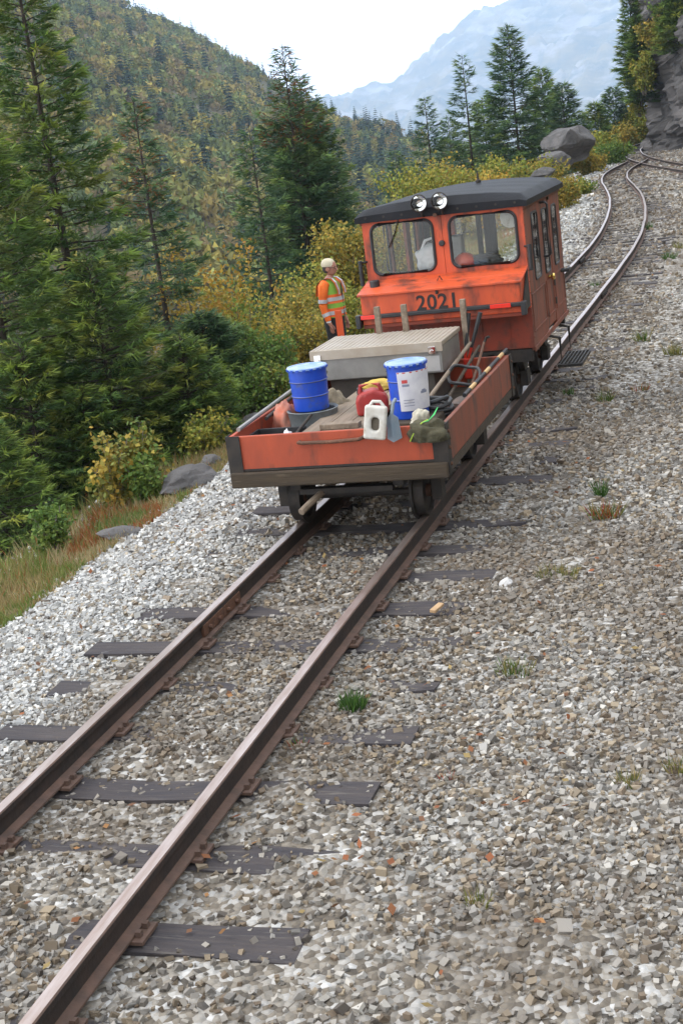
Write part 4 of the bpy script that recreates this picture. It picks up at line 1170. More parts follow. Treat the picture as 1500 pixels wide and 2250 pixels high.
# ------------------------------------------------------------------ trees
def limb_tubes(paths, n=5):
    """paths: list of (pts (k,3), radii (k)) -> quads"""
    Vs, Fs = [], []; off = 0
    for P, R_ in paths:
        P = np.asarray(P, float); k = len(P); T = np.gradient(P, axis=0); T /= np.linalg.norm(T, axis=1, keepdims=True) + 1e-9
        ref = np.where(np.abs(T[:, 2:3]) > .9, np.array([[1.0, 0, 0]]), np.array([[0, 0, 1.0]]))
        U = np.cross(T, ref); U /= np.linalg.norm(U, axis=1, keepdims=True) + 1e-9; Wv = np.cross(U, T)
        a = np.arange(n) * 2 * np.pi / n
        V = P[:, None] + (U[:, None] * np.cos(a)[None, :, None] + Wv[:, None] * np.sin(a)[None, :, None]) * np.asarray(R_)[:, None, None]
        i = np.arange(n); j = (i + 1) % n
        F = np.concatenate([np.stack([r * n + i, r * n + j, (r + 1) * n + j, (r + 1) * n + i], 1) for r in range(k - 1)])
        Vs.append(V.reshape(-1, 3)); Fs.append(F + off); off += k * n
    return np.vstack(Vs), np.vstack(Fs)


BARK = mat('spruce_bark', (.075, .058, .047), (.04, .033, .03), 8, .95, bump=.5)
BARK2 = mat('birch_bark', (.2, .18, .15), (.09, .075, .06), 10, .9, bump=.3)
GREEN = np.array([(.085, .15, .042), (.1, .17, .046), (.066, .125, .044), (.12, .18, .046), (.15, .19, .05)])


def spruce(name, base, H, R_, label, nb=150, dens=48, crown0=.08, tipsparse=0.0, droop=.25, pal=GREEN, card=.12, seed=0, group='spruce trees along the line', gap=0.0, two=False, shape=.8, lean=(0, 0), cones=False):
    global RNG
    old = RNG; RNG = np.random.default_rng(1000 + seed); g = RNG
    t = empty(name, base); tag(t, label, 'tree', group)
    if base[1] > 50: R_ *= 1.12; nb = int(nb * 1.2)
    bend = g.normal(0, .012 * H, 2) * .3
    def axis(h): f = h / H; return np.stack([lean[0] * h + bend[0] * np.sin(3 * f), lean[1] * h + bend[1] * np.sin(2.4 * f + 1), h], -1)
    hs_ = np.linspace(0, H, 12); paths = [(axis(hs_), (.012 + .0095 * H) * (1 - hs_ / H) ** .9 + .006)]
    Ps, Ds, Ls, Cs = [], [], [], []
    for k in range(nb):
        f = ((k + g.uniform(0, 1)) / nb) ** 1.0; h = H * (crown0 + (1 - crown0) * f * .985)
        if g.random() < gap: continue
        a = k * 2.399 + g.normal(0, .35); L = R_ * ((1 - f) ** shape) * g.uniform(.62, 1.15) + .035 * R_ + .05
        if tipsparse and f > 1 - tipsparse: L *= .75
        m_ = 6; s = np.linspace(0, 1, m_); up = .55 * f - droop * (1 - f) * g.uniform(.6, 1.4)
        d = np.array([math.cos(a), math.sin(a)])
        B = axis(np.array(h)) + np.stack([d[0] * L * s, d[1] * L * s, L * (up * s - .28 * droop * s * s * 2 + .22 * s ** 3)], 1)
        paths.append((B, np.linspace(.006 + .01 * L, .003, m_)))
        n = max(6, int(1.45 * dens * L * (1 if not (tipsparse and f > 1 - tipsparse) else .45) * (2.1 if base[1] > 50 else 1)))
        q = g.uniform(.03, 1, n) ** .72; w = g.uniform(-1, 1, n); lat = np.array([-d[1], d[0], 0])
        c = np.stack([np.interp(q, s, B[:, i]) for i in range(3)], 1)
        ww = (.4 * L * (1 - q) ** .7 + .035)
        P = c + lat * (w * ww)[:, None] + np.stack([d[0] * np.abs(w) * ww * .5, d[1] * np.abs(w) * ww * .5, -np.abs(w) * ww * .28 + g.normal(0, .02, n) * L], 1)
        D = np.array([d[0], d[1], .1]) + lat * (np.sign(w) * g.uniform(.3, 1.1, n))[:, None] + g.normal(0, .28, (n, 3))
        Ps.append(P); Ds.append(D); Ls.append(card * g.uniform(.7, 1.35, n))
        base_c = pal[g.integers(len(pal))] * g.uniform(.8, 1.2)
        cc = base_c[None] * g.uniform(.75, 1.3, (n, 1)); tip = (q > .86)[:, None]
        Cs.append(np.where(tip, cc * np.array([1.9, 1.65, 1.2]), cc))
    P, D, L, C = np.vstack(Ps), np.vstack(Ds), np.concatenate(Ls), np.vstack(Cs); n = len(P)
    if cones:
        i_ = g.random(n) < np.where(P[:, 2] > .72 * H, .22, 0); C[i_] = np.array((.2, .09, .035))
    V, F = tri_cards(P, D, np.array([0, 0, 1.0]) + g.normal(0, .45, (n, 3)), L * 1.1, L * .1)
    if two:
        V2, F2 = tri_cards(P, D + g.normal(0, .4, (n, 3)), g.normal(0, 1, (n, 3)), L, L * .085)
        V = np.vstack([V, V2]); F = np.vstack([F, F2 + 3 * n]); C = np.vstack([C, C * .95])
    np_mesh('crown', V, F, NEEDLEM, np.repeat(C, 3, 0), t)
    TV, TF_ = limb_tubes(paths, 5); np_mesh('trunk', TV, TF_, BARK, None, t, smooth=True)
    RNG = old
    return t


def spruce_px(pxb, pyt, pxt, Y, label, R_, seed, bury=0.0, **k):
    """a spruce whose axis stands where picture column pxb is seen at distance Y; its top reaches row pyt"""
    top = at(pxt, pyt, Y=Y); x = top[0]; zb = float(tz(x, Y)) - .1 - bury
    return spruce('spruce_tree', (x, Y, zb), top[2] - zb, R_, label, seed=seed, **k)


BLUEG = np.array([(.064, .122, .06), (.058, .112, .06), (.075, .138, .062), (.1, .155, .058)])
LIGHTG = np.array([(.11, .18, .046), (.13, .2, .05), (.088, .155, .045), (.165, .21, .055)])
# near left bank
spruce_px(60, -190, 10, 17.5, 'tall dense spruce filling the left picture edge', 1.75, 1, nb=200, dens=70, two=True, card=.15, droop=.35, pal=GREEN, shape=1.0)
spruce_px(10, 60, -120, 15.2, 'leafy spruce cut by the left picture edge', 1.5, 2, nb=170, dens=75, two=True, card=.14, pal=LIGHTG)
spruce_px(330, 212, 292, 23.5, 'thin spruce with bare lower trunk above orange birch', 1.05, 3, nb=95, dens=62, two=True, card=.15, crown0=.42, gap=.1, pal=BLUEG, cones=True)
spruce_px(640, 95, 618, 33, 'tall dark spruce with thin bare leader behind the worker', 1.9, 4, nb=240, dens=60, two=True, card=.17, tipsparse=.22, pal=BLUEG, shape=.75, cones=True)
spruce_px(660, 160, 656, 34.2, 'second leader spruce crowding the tallest dark spruce', 1.8, 5, nb=200, dens=55, two=True, card=.17, tipsparse=.1, pal=BLUEG, shape=.7)
spruce_px(560, 275, 545, 30, 'slim spruce left of the tall dark spruce', 1.3, 6, nb=120, dens=50, card=.17, two=True, gap=.1, pal=BLUEG)
spruce_px(440, 690, 440, 18, 'young bluish spruce on the bank below thin spruce', 1.0, 7, nb=130, dens=85, card=.12, two=True, pal=BLUEG)
spruce_px(380, 740, 395, 16, 'young green spruce behind the grey bank rock', .85, 8, nb=110, dens=95, card=.1, two=True, pal=LIGHTG)
spruce_px(110, 560, 190, 15.3, 'young spruce right of the leafy edge spruce', 1.1, 9, nb=140, dens=90, card=.11, two=True, pal=GREEN)
spruce_px(60, 740, 40, 14.4, 'low spruce at lower left of the bank', 1.1, 10, nb=130, dens=95, card=.1, two=True, pal=GREEN)
spruce_px(200, 850, 175, 14.6, 'small dark spruce above yellow birch sapling', .75, 11, nb=90, dens=100, card=.1, two=True, pal=GREEN)
spruce_px(20, 930, -35, 12.6, 'drooping spruce at the lower left picture edge', .8, 12, nb=110, dens=100, card=.1, two=True, pal=LIGHTG)
spruce_px(510, 715, 500, 19.5, 'bushy spruce between orange birch and the worker', .9, 13, nb=110, dens=60, card=.14, two=True, pal=GREEN)
spruce_px(250, 560, 215, 24, 'dark spruce half hidden behind the left spruces', 1.1, 14, nb=130, dens=45, card=.17, pal=GREEN)
# beyond the car
spruce_px(875, 330, 868, 74, 'little dark conifer against the hill left of car roof', 1.3, 15, nb=70, dens=26, card=.26, pal=BLUEG)
spruce_px(935, 212, 932, 64, 'ragged spruce standing left of the thin tall spruce', 1.25, 16, nb=75, dens=28, card=.26, gap=.2, pal=BLUEG)
spruce_px(1020, 118, 1013, 67, 'thin ragged spruce left of the tallest far spruce', 1.3, 17, nb=85, dens=26, card=.26, gap=.25, pal=BLUEG)
spruce_px(1115, 55, 1113, 66, 'tallest far spruce with open branches above the car roof', 2.1, 18, nb=130, dens=30, card=.27, pal=BLUEG, gap=.05)
spruce_px(1060, 215, 1058, 88, 'pale hazy spruce behind the tallest far spruce', 1.8, 19, nb=80, dens=20, card=.34, pal=LIGHTG)
spruce_px(985, 255, 982, 76, 'short spruce between the two ragged spruces', 1.3, 20, nb=65, dens=24, card=.28, pal=BLUEG)
spruce_px(1190, 148, 1186, 84, 'dense spruce right of the tallest far spruce', 2.0, 21, nb=110, dens=24, card=.32, pal=LIGHTG)
spruce_px(1235, 180, 1232, 80, 'ragged spruce rising behind the huge boulder', 1.8, 22, nb=95, dens=24, card=.32, pal=BLUEG, gap=.15)
spruce_px(1305, 225, 1303, 92, 'small spruce right of the huge boulder', 1.5, 23, nb=80, dens=22, card=.32, pal=GREEN)
spruce_px(1345, 190, 1344, 104, 'distant spruce left of the cliff foot', 1.9, 24, nb=90, dens=20, card=.36, pal=BLUEG)
spruce_px(1385, 235, 1380, 108, 'lower distant spruce against the cliff foot', 1.6, 25, nb=80, dens=18, card=.36, pal=BLUEG)
# on the cliff
spruce('spruce_tree', at(1395, 190, Y=84), 5.6, 1.0, 'narrow spruce growing on the left cliff edge', nb=110, dens=30, card=.28, seed=26, pal=GREEN)
spruce('spruce_tree', at(1408, 235, Y=83.2), 5.0, .9, 'dark spruce clinging to the cliff face', nb=110, dens=30, card=.28, seed=27, pal=GREEN)
spruce('spruce_tree', at(1490, 120, Y=80), 4.6, 1.3, 'green spruce hanging over the right cliff top', nb=100, dens=30, card=.28, seed=28, pal=LIGHTG)


YEL = np.array([(.46, .33, .06), (.36, .27, .055), (.26, .25, .06), (.17, .2, .05), (.44, .28, .05), (.15, .17, .045)])
YGR = np.array([(.26, .28, .05), (.2, .25, .045), (.34, .31, .055), (.15, .2, .045), (.36, .27, .05)])
GRN = np.array([(.1, .18, .04), (.14, .22, .045), (.08, .14, .04), (.19, .24, .05)])
ORA = np.array([(.48, .31, .05), (.42, .32, .055), (.42, .22, .045), (.3, .27, .055)])


def bush(name, base, H, R_, label, pal, seed, stems=9, clusters=110, per=26, leaf=.06, group='bushes and young birches along the line', cat='bush', low=.12):
    g = np.random.default_rng(5000 + seed); t = empty(name, base); tag(t, label, cat, group)
    paths = []; nodes = []
    for k in range(stems):
        a = g.uniform(0, 6.28); r = R_ * g.uniform(.15, .8); h = H * g.uniform(.7, 1.0) * (1 - .25 * r / R_)
        s = np.linspace(0, 1, 7); x0 = g.normal(0, .08 * R_, 2)
        B = np.stack([x0[0] + math.cos(a) * r * s ** 1.3 + g.normal(0, .02, 7) * R_ * s, x0[1] + math.sin(a) * r * s ** 1.3 + g.normal(0, .02, 7) * R_ * s, h * s], 1)
        paths.append((B, np.linspace(.006 + .007 * H, .004, 7)))
        for j in range(max(3, clusters // stems)):
            f = g.uniform(low, 1) ** .8; c = np.array([np.interp(f, s, B[:, i]) for i in range(3)])
            b_ = g.normal(0, 1, 3); b_[2] = abs(b_[2]) * .5; b_ /= np.linalg.norm(b_); L = R_ * g.uniform(.15, .5) * (1.15 - f)
            e = c + b_ * (L + .06 * R_); paths.append((np.array([c, (c + e) / 2 + [0, 0, .02], e]), [.004, .003, .002])); nodes.append(e); nodes.append((c + e) / 2)
    nodes = np.array(nodes); n = len(nodes) * per // 2
    idx = g.integers(0, len(nodes), n); P = nodes[idx] + g.normal(0, 1, (n, 3)) * (.075 * R_ + .03)
    P[:, 2] = np.maximum(P[:, 2], .02)
    cl = pal[g.integers(0, len(pal), len(nodes))] * g.uniform(.8, 1.2, (len(nodes), 1))
    C = .65 * cl[idx] + .35 * pal[g.integers(0, len(pal), n)]; C = C * g.uniform(.75, 1.25, (n, 1))
    D = g.normal(0, 1, (n, 3)); D[:, 2] -= .5; N = g.normal(0, .7, (n, 3)) + [0, 0, .8]; L = leaf * g.uniform(.7, 1.35, n)
    V, F = rot_cards(P, D, N, L, L * .4)
    np_mesh('foliage', V, F, LEAFM, np.repeat(C, 4, 0), t)
    TV, TF_ = limb_tubes(paths, 4); np_mesh('stems', TV, TF_, BARK2, None, t, smooth=True)
    return t


def bush_px(pxt, pyt, Y, R_, label, pal, seed, minh=.6, **k):
    q = at(pxt, pyt, Y=Y); z = float(tz(q[0], Y)) - .05; H = max(minh, q[2] - z)
    return bush('bush' if k.get('cat', 'bush') == 'bush' else k['cat'] + '_tree', (q[0], Y, z), H, R_, label, pal, seed, **k)


bush_px(440, 500, 24.5, 1.6, 'orange yellow birch behind the thin spruce', ORA, 1, stems=12, clusters=240, per=30, leaf=.075, cat='birch')
bush_px(300, 545, 25, 1.2, 'pale yellow birch left of the thin spruce trunk', YEL, 2, stems=10, clusters=170, per=28, leaf=.07, cat='birch')
bush_px(765, 445, 27, 1.35, 'tall golden birch left of the orange car', YEL, 3, stems=12, clusters=260, per=30, leaf=.07, cat='birch')
bush_px(690, 560, 24.5, 1.1, 'olive leafy brush right behind the worker', YGR, 4, stems=12, clusters=190, per=28, leaf=.06)
bush_px(620, 600, 22.5, 1.1, 'yellow flecked brush left of the worker', YEL, 5, stems=12, clusters=190, per=26, leaf=.055)
bush_px(655, 660, 21.3, .8, 'low golden brush in front of the worker brush', YEL, 6, stems=10, clusters=130, per=26, leaf=.05)
bush_px(575, 715, 18.6, .75, 'fresh green sapling behind the trailer rail bars', GRN, 7, stems=9, clusters=130, per=26, leaf=.055)
bush_px(610, 780, 17.6, .5, 'light green weed clump behind the plain blue pail', np.vstack([GRN, YGR]), 8, stems=9, clusters=80, per=24, leaf=.05)
bush_px(530, 800, 17.2, .6, 'low green brush on bank behind the trailer', GRN, 9, stems=9, clusters=100, per=26, leaf=.05)
bush_px(235, 940, 12.9, .42, 'small yellow birch sapling on the near left bank', YEL, 10, stems=7, clusters=60, per=18, leaf=.06, cat='birch')
bush_px(300, 905, 13.2, .42, 'yellow leaved sapling above the near left bank', np.vstack([YEL, GRN]), 11, stems=7, clusters=60, per=20, leaf=.055, cat='birch')
bush_px(310, 990, 12.9, .32, 'green fern like bush left of the grey bank rock', GRN, 12, stems=8, clusters=70, per=26, leaf=.05)
bush_px(440, 895, 15.2, .5, 'yellow green weed clump above the grey bank rock', YGR, 13, stems=9, clusters=80, per=26, leaf=.05)
bush_px(110, 1120, 11.4, .3, 'green weeds at the lower left bank edge', GRN, 14, stems=8, clusters=70, per=26, leaf=.045)
bush_px(500, 650, 22, .9, 'green brush under the orange yellow birch', np.vstack([GRN, YGR]), 15, stems=10, clusters=140, per=26, leaf=.06)
bush_px(560, 560, 26, 1.1, 'mottled yellow green brush between spruce and birch', YGR, 16, stems=10, clusters=150, per=26, leaf=.065)
bush_px(770, 620, 22.5, .7, 'green and yellow brush beside the orange car hood', YGR, 17, stems=9, clusters=120, per=26, leaf=.05)
bush_px(840, 420, 38, 1.6, 'golden brush rising behind the left roof corner', YEL, 18, stems=11, clusters=200, per=26, leaf=.085)
bush_px(915, 345, 46, 2.0, 'broad yellow green birch above the car roof', YGR, 19, stems=12, clusters=260, per=26, leaf=.1, cat='birch')
bush_px(985, 345, 48, 1.9, 'yellow birch right of the broad yellow green birch', YEL, 20, stems=12, clusters=230, per=26, leaf=.1, cat='birch')
bush_px(1055, 365, 45, 1.3, 'orange tinged bush above the roof antenna', ORA, 21, stems=10, clusters=150, per=26, leaf=.09)
bush_px(1120, 335, 52, 1.8, 'green yellow bush under the tallest far spruce', YGR, 22, stems=11, clusters=210, per=26, leaf=.1)
bush_px(1175, 340, 54, 1.4, 'yellow bush left of the huge boulder', YEL, 23, stems=10, clusters=160, per=26, leaf=.1)
bush_px(1240, 385, 46, .95, 'golden bush at the right rear roof corner', YEL, 24, stems=9, clusters=120, per=26, leaf=.085)
bush_px(1265, 405, 50, .8, 'green bush in front of the huge boulder', np.vstack([GRN, YGR]), 25, stems=9, clusters=100, per=26, leaf=.085)
bush_px(1320, 290, 76, 1.7, 'yellow green bush right of the huge boulder', YGR, 26, stems=10, clusters=160, per=24, leaf=.13)
bush_px(1345, 315, 72, 1.2, 'low green bush beside the far curve', GRN, 27, stems=9, clusters=130, per=24, leaf=.12)
bush_px(1300, 335, 66, 1.1, 'low golden bush at the boulder right foot', YEL, 28, stems=9, clusters=120, per=24, leaf=.12)
bush_px(1375, 275, 98, 2.0, 'pale yellow tree beyond the far curve', YEL, 29, stems=10, clusters=150, per=24, leaf=.16)
bush_px(1410, 240, 104, 2.2, 'yellow green tree tucked beside the cliff foot', YGR, 30, stems=10, clusters=150, per=24, leaf=.17)
for i, (px, py, Y, H, R_, pal, lb) in enumerate(((1412, 150, 82, 2.4, .9, YGR, 'yellow shrub on the upper cliff ledge'), (1432, 60, 81, 2.4, 1.0, YEL, 'yellow green shrub near the cliff top'), (1400, 210, 84, 2.0, 1.0, YGR, 'olive shrub on the cliff overhang'), (1478, 20, 80, 2.4, 1.2, GRN, 'green shrub at the top right cliff'), (1395, 155, 85, 2.0, .9, np.vstack([YEL, GRN]), 'mottled shrub at the left cliff edge'))):
    q = at(px, py, Y=Y); bush('bush', (q[0], Y, q[2] - H * .6), H, R_, lb, pal, 40 + i, stems=9, clusters=130, per=24, leaf=.14, group='shrubs on the cliff')


# ------------------------------------------------------------------ grasses, weeds, fallen leaves
def grass_strip():
    g = np.random.default_rng(77); n = 85000
    Y = np.where(np.arange(n) < 50000, 5 + 41 * g.random(n) ** 2.0, g.uniform(8, 17, n)); u = -2.85 - np.abs(g.normal(0, .85, n)) * np.where(np.arange(n) < 50000, 1, .55) + .3 * fbm(Y * .5, Y * 0 + 3, s=5); X = u + tcx(Y)
    Z = tz(X, Y); h = g.uniform(.06, .27, n) * (.6 + .5 * g.random(n)) * np.clip(.5 + .6 * (-2.95 - u), .4, 1.1); D = np.stack([g.normal(0, .4, n), g.normal(0, .4, n), np.ones(n)], 1)
    V, F = tri_cards(np.stack([X, Y, Z - .01], 1), D, g.normal(0, 1, (n, 3)), h, np.full(n, .005) + .004 * g.random(n))
    PAL = np.array([(.33, .26, .12), (.25, .23, .08), (.16, .21, .05), (.38, .31, .17), (.32, .12, .045), (.13, .19, .05)])
    zone = (np.clip(fbm(X * .9, Y * .5, o=3, s=44) * .5 + .5, 0, .999) * 6).astype(int)
    c = np.where(g.random((n, 1)) < .6, PAL[zone], PAL[g.integers(0, 6, n)]) * g.uniform(.75, 1.25, (n, 1))
    tag(np_mesh('bank_grass', V, F, LEAFM, np.repeat(c, 3, 0)), 'dry yellow and reddish grass along the bank edge', 'grass', kind='stuff')
    n = 1700; Y = 4 + 26 * g.random(n) ** 1.4; X = g.uniform(-3.4, 4, n) + tcx(Y)
    cl = fbm(X * .8, Y * .8, o=3, s=66); k = g.random(n) < np.clip(cl + .35, .05, 1); X, Y = X[k], Y[k]; n = len(X)
    V, F = rot_cards(np.stack([X, Y, tz(X, Y) + .035], 1), np.stack([g.normal(0, 1, n), g.normal(0, 1, n), .2 * g.normal(0, 1, n)], 1), np.array([0, 0, 1.0]) + g.normal(0, .35, (n, 3)), g.uniform(.03, .065, n), g.uniform(.01, .02, n))
    PAL = np.array([(.24, .1, .045), (.33, .17, .07), (.18, .09, .05), (.3, .11, .05), (.33, .24, .1)])
    tag(np_mesh('fallen_leaves', V, F, LEAFM, np.repeat(PAL[g.integers(0, 5, n)] * g.uniform(.7, 1.2, (n, 1)), 4, 0)), 'brown and rust fallen leaves scattered on the gravel', 'leaves', kind='stuff')


grass_strip()


def tuft(px, py, label, n, h, r, pal, seed):
    g = np.random.default_rng(seed); q = at(px, py, Z=-.17); x, y = q[0], q[1]
    P = np.stack([np.clip(g.normal(0, r * .7, n), -r, r), np.clip(g.normal(0, r * .55, n), -r, r), np.zeros(n)], 1)
    D = np.stack([P[:, 0] / r * .35 + g.normal(0, .25, n), P[:, 1] / r * .35 + g.normal(0, .25, n), np.ones(n)], 1)
    V, F = tri_cards(P, D, g.normal(0, 1, (n, 3)), h * g.uniform(.4, 1.1, n), np.full(n, .003 + .01 * h))
    C = pal[g.integers(0, len(pal), n)] * g.uniform(.7, 1.25, (n, 1))
    o = np_mesh('grass_tuft', V, F, LEAFM, np.repeat(C, 3, 0)); o.location = (x, y, float(tz(x, y)) - .005)
    tag(o, label, 'weed', 'weeds in the gravel')


TG = np.array([(.06, .14, .03), (.09, .17, .035), (.05, .1, .025)]); TY_ = np.array([(.2, .2, .05), (.3, .24, .09), (.12, .14, .04)]); TR = np.array([(.35, .06, .03), (.1, .15, .04), (.3, .14, .05)])
for i, (px, py, lb, n, h, r, pal) in enumerate((
        (775, 1560, 'bright green grass tuft right of the near rail', 230, .13, .055, TG),
        (1130, 1470, 'dull green weed patch in the right gravel', 160, .09, .09, np.vstack([TG, TY_])),
        (1330, 1135, 'red and green weed clump in the right gravel', 170, .16, .1, np.vstack([TR, TY_])),
        (1320, 1095, 'upright green sprig above the red weed clump', 70, .2, .03, TG),
        (1225, 1270, 'pale straw patch beyond the white stone', 150, .08, .12, TY_),
        (1380, 1720, 'small yellow weed at lower right', 60, .09, .05, TY_),
        (1045, 1990, 'small olive weed at the bottom of the gravel', 60, .06, .05, TY_),
        (1330, 880, 'green and yellow weed beside the far ties', 80, .17, .05, np.vstack([TG, TY_])),
        (1250, 870, 'small dark green weed right of the trailer', 60, .1, .05, TG),
        (1405, 855, 'rust coloured weed right of the car', 70, .09, .08, TR),
        (1410, 750, 'tall yellow green weed right of the car step', 90, .22, .07, np.vstack([TG, TY_])),
        (1480, 780, 'yellow weed cluster at the right picture edge', 120, .18, .1, TY_),
        (1420, 505, 'round green weed beside the far right rail', 110, .24, .1, TG),
        (1470, 570, 'green weed among far right gravel', 100, .22, .1, TG),
        (1490, 545, 'yellow weed behind the far green weed', 90, .2, .12, TY_),
        (1308, 630, 'small green weed between the far rails', 60, .14, .06, TG),
        (225, 2090, 'mossy green streak of grass along the near rail', 200, .06, .06, np.vstack([TG, TY_])),
        (1485, 1700, 'yellow green sprig at the far lower right', 50, .1, .04, TY_),
        (985, 1710, 'tiny red weed in the lower gravel', 35, .06, .03, TR),
        (655, 1640, 'reddish dry weed beside the near right rail', 45, .06, .04, TR))):
    tuft(px, py, lb, n, h, r, pal, 300 + i)
q = at(1112, 1285, Z=-.15); boulder('stone', (q[0], q[1], -.14), (.055, .05, .045), 'pale white stone right of the tie ends', 61, mat('pale_stone', (.62, .61, .6), (.5, .49, .48), 9, .9, bump=.3), sub=3)
q = at(960, 1345, Z=-.15); b = MB(); b.box(-.02, .02, -.07, .07, 0, .02); o = b.build('wood_chip', mat('fresh_wood', (.5, .33, .18), (.4, .26, .14), 9, .8), None, bevel=.003); o.location = (q[0], q[1], -.13); o.rotation_euler = (0, .1, -.2); tag(o, 'tan wood scrap lying on the gravel near tie ends', 'wood scrap')


# ------------------------------------------------------------------ the worker
def skin_obj(name, verts, edges, radii, m, parent=None, root=0, sub=2):
    me = bpy.data.meshes.new(name); me.from_pydata(verts, edges, []); me.materials.append(m)
    o = bpy.data.objects.new(name, me); COL.objects.link(o)
    sk = o.modifiers.new('skin', 'SKIN'); sk.use_smooth_shade = True
    if not me.skin_vertices:
        bpy.context.view_layer.update()
        bm = bmesh.new(); bm.from_mesh(me); bm.verts.layers.skin.verify(); bm.to_mesh(me); bm.free()
    for v, r in zip(me.skin_vertices[0].data, radii):
        v.radius = r if isinstance(r, tuple) else (r, r); v.use_root = False
    me.skin_vertices[0].data[root].use_root = True
    sb = o.modifiers.new('sub', 'SUBSURF'); sb.levels = sub; sb.render_levels = sub
    if parent: o.parent = parent
    return o


def loft(b, rings, n=20, mi=0):
    """rings: (cx, cy, z, rx, ry)"""
    vs = []; fs = []
    for (cx, cy, z, rx, ry) in rings:
        for j in range(n):
            a = 2 * math.pi * j / n; vs.append((cx + rx * math.cos(a), cy + ry * math.sin(a), z))
    for i in range(len(rings) - 1):
        for j in range(n): fs.append((i * n + j, i * n + (j + 1) % n, (i + 1) * n + (j + 1) % n, (i + 1) * n + j))
    fs.append(tuple(reversed(range(n)))); fs.append(tuple((len(rings) - 1) * n + j for j in range(n)))
    return b.add(vs, fs, mi)


def worker(x, y, z):
    """local frame: faces +X, right side towards -Y"""
    t = empty('person', (x, y, z), math.radians(-8)); tag(t, 'worker in orange shirt and lime safety vest looking along the track', 'person')
    SKIN = mat('skin', (.42, .2, .14), (.36, .16, .11), 14, .55)
    TROU = mat('black_trousers', (.012, .012, .015), (.022, .021, .024), 14, .9); SHIRT = mat('hi_vis_orange_cloth', (.85, .17, .02), (.75, .13, .015), 9, .8)
    LIME = mat('lime_vest_cloth', (.24, .46, .05), (.16, .33, .05), 6, .8, bump=.4, bscale=14); TAPE = mat('silver_tape', (.5, .5, .52), (.42, .42, .44), 20, .4, metal=.2)
    VOR = mat('vest_orange_band', (.75, .14, .03), None, rough=.8); CAPM = mat('cream_cap', (.62, .56, .42), (.54, .48, .35), 20, .9); BOOT = mat('brown_boot', (.05, .035, .025), None, rough=.7)
    # one continuous body: pelvis, spine, neck, head, arms with fingers, legs with feet
    vs = [(0, 0, .92), (0, 0, 1.1), (-.01, 0, 1.3), (-.015, 0, 1.43), (0.01, 0, 1.51), (.03, 0, 1.56)]; rd = [(.13, .11), (.13, .11), (.15, .12), (.12, .1), .055, .05]
    es = [(0, 1), (1, 2), (2, 3), (3, 4), (4, 5)]
    def chain(a, pts, rads):
        k = len(vs); prev = a
        for p, r in zip(pts, rads): vs.append(p); rd.append(r); es.append((prev, len(vs) - 1)); prev = len(vs) - 1
        return prev
    for s in (-1, 1):
        e = chain(3, [(-.02, s * .19, 1.4), (-.045, s * .235, 1.13), (.02 if s < 0 else .06, s * .245, .885)], [.058, .045, .03])
        hx = vs[e][0]
        palm = chain(e, [(hx + .015, s * .245, .845), (hx + .03, s * .24, .80)], [(.03, .02), (.032, .018)])
        for f, (dx, ln) in enumerate(((-.022, .055), (-.008, .066), (.008, .068), (.022, .058))):
            chain(palm, [(hx + .03 + dx, s * .238, .775), (hx + .035 + dx, s * .232, .775 - ln * .55), (hx + .036 + dx, s * .218, .775 - ln)], [.0095, .009, .008])
        chain(palm - 1, [(hx + .05, s * .225, .825), (hx + .065, s * .215, .79), (hx + .066, s * .208, .765)], [.011, .01, .009])
        chain(0, [(0, s * .1, .86), (.01, s * .105, .48), (-.02, s * .105, .1), (.06, s * .11, .045), (.16, s * .12, .03)], [(.09, .085), (.06, .06), (.042, .042), (.042, .035), (.035, .025)])
    body = skin_obj('body', vs, es, rd, SKIN, t)
    # head with face, facing +X
    b = MB(); rings = []
    for k in range(15):
        f = k / 14; a = math.pi * f; zz = 1.535 + .225 * (1 - math.cos(a)) / 2; s_ = max(.05, math.sin(a)) ** .62
        jaw = 1 - .22 * max(0, .45 - f) / .45
        rings.append((.03 + .012 * (1 - f), 0, zz, .098 * s_ * (jaw * .5 + .5), .076 * s_ * jaw))
    loft(b, rings, 22); hd = b.build('head', SKIN, t, smooth=True)
    b = MB(); b.prism([(.118, 1.655), (.128, 1.652), (.152, 1.612), (.148, 1.604), (.12, 1.602)], -.014, .014, 'y'); b.build('nose', SKIN, hd, bevel=.006)
    b = MB(); b.tube([(.108, -.03, 1.578), (.125, 0, 1.58), (.108, .03, 1.578)], .006, 6); b.build('mouth', mat('lips', (.3, .1, .08), None, rough=.6), hd, smooth=True)
    for s in (-1, 1):
        b = MB(); b.lathe([(.002, -.012), (.01, -.006), (.012, 0), (.01, .006), (.002, .012)], (.112, s * .033, 1.646), 10, 'x'); b.build('eye', mat('eye', (.05, .04, .04), None, rough=.2), hd, smooth=True)
        b = MB(); b.lathe([(.004, -.008), (.028, -.006), (.032, .004), (.02, .008)], (0, 0, 0), 12, 'y'); e = b.build('ear', SKIN, hd, smooth=True); e.location = (.022, s * .08, 1.63)
    b = MB(); gl = [(.135, .065 * math.sin(a), 1.648) for a in np.linspace(-1.57, 1.57, 7)]
    b.tube([(.02, -.082, 1.655), (.12, -.074, 1.65)], .004, 6); b.tube([(.02, .082, 1.655), (.12, .074, 1.65)], .004, 6)
    for s in (-1, 1): b.tube([(.134 - .008 * abs(math.cos(a)), s * .036 + .028 * math.cos(a), 1.645 + .018 * math.sin(a)) for a in np.linspace(0, 6.28, 13)], .0035, 6)
    b.build('glasses', STEEL_DARK, hd)
    b = MB(); loft(b, [(-.005, 0, 1.575, .05, .06), (-.012, 0, 1.61, .075, .079), (-.005, 0, 1.66, .08, .08)], 18); b.build('hair', mat('dark_hair', (.05, .04, .035), None, rough=.8), hd, smooth=True)
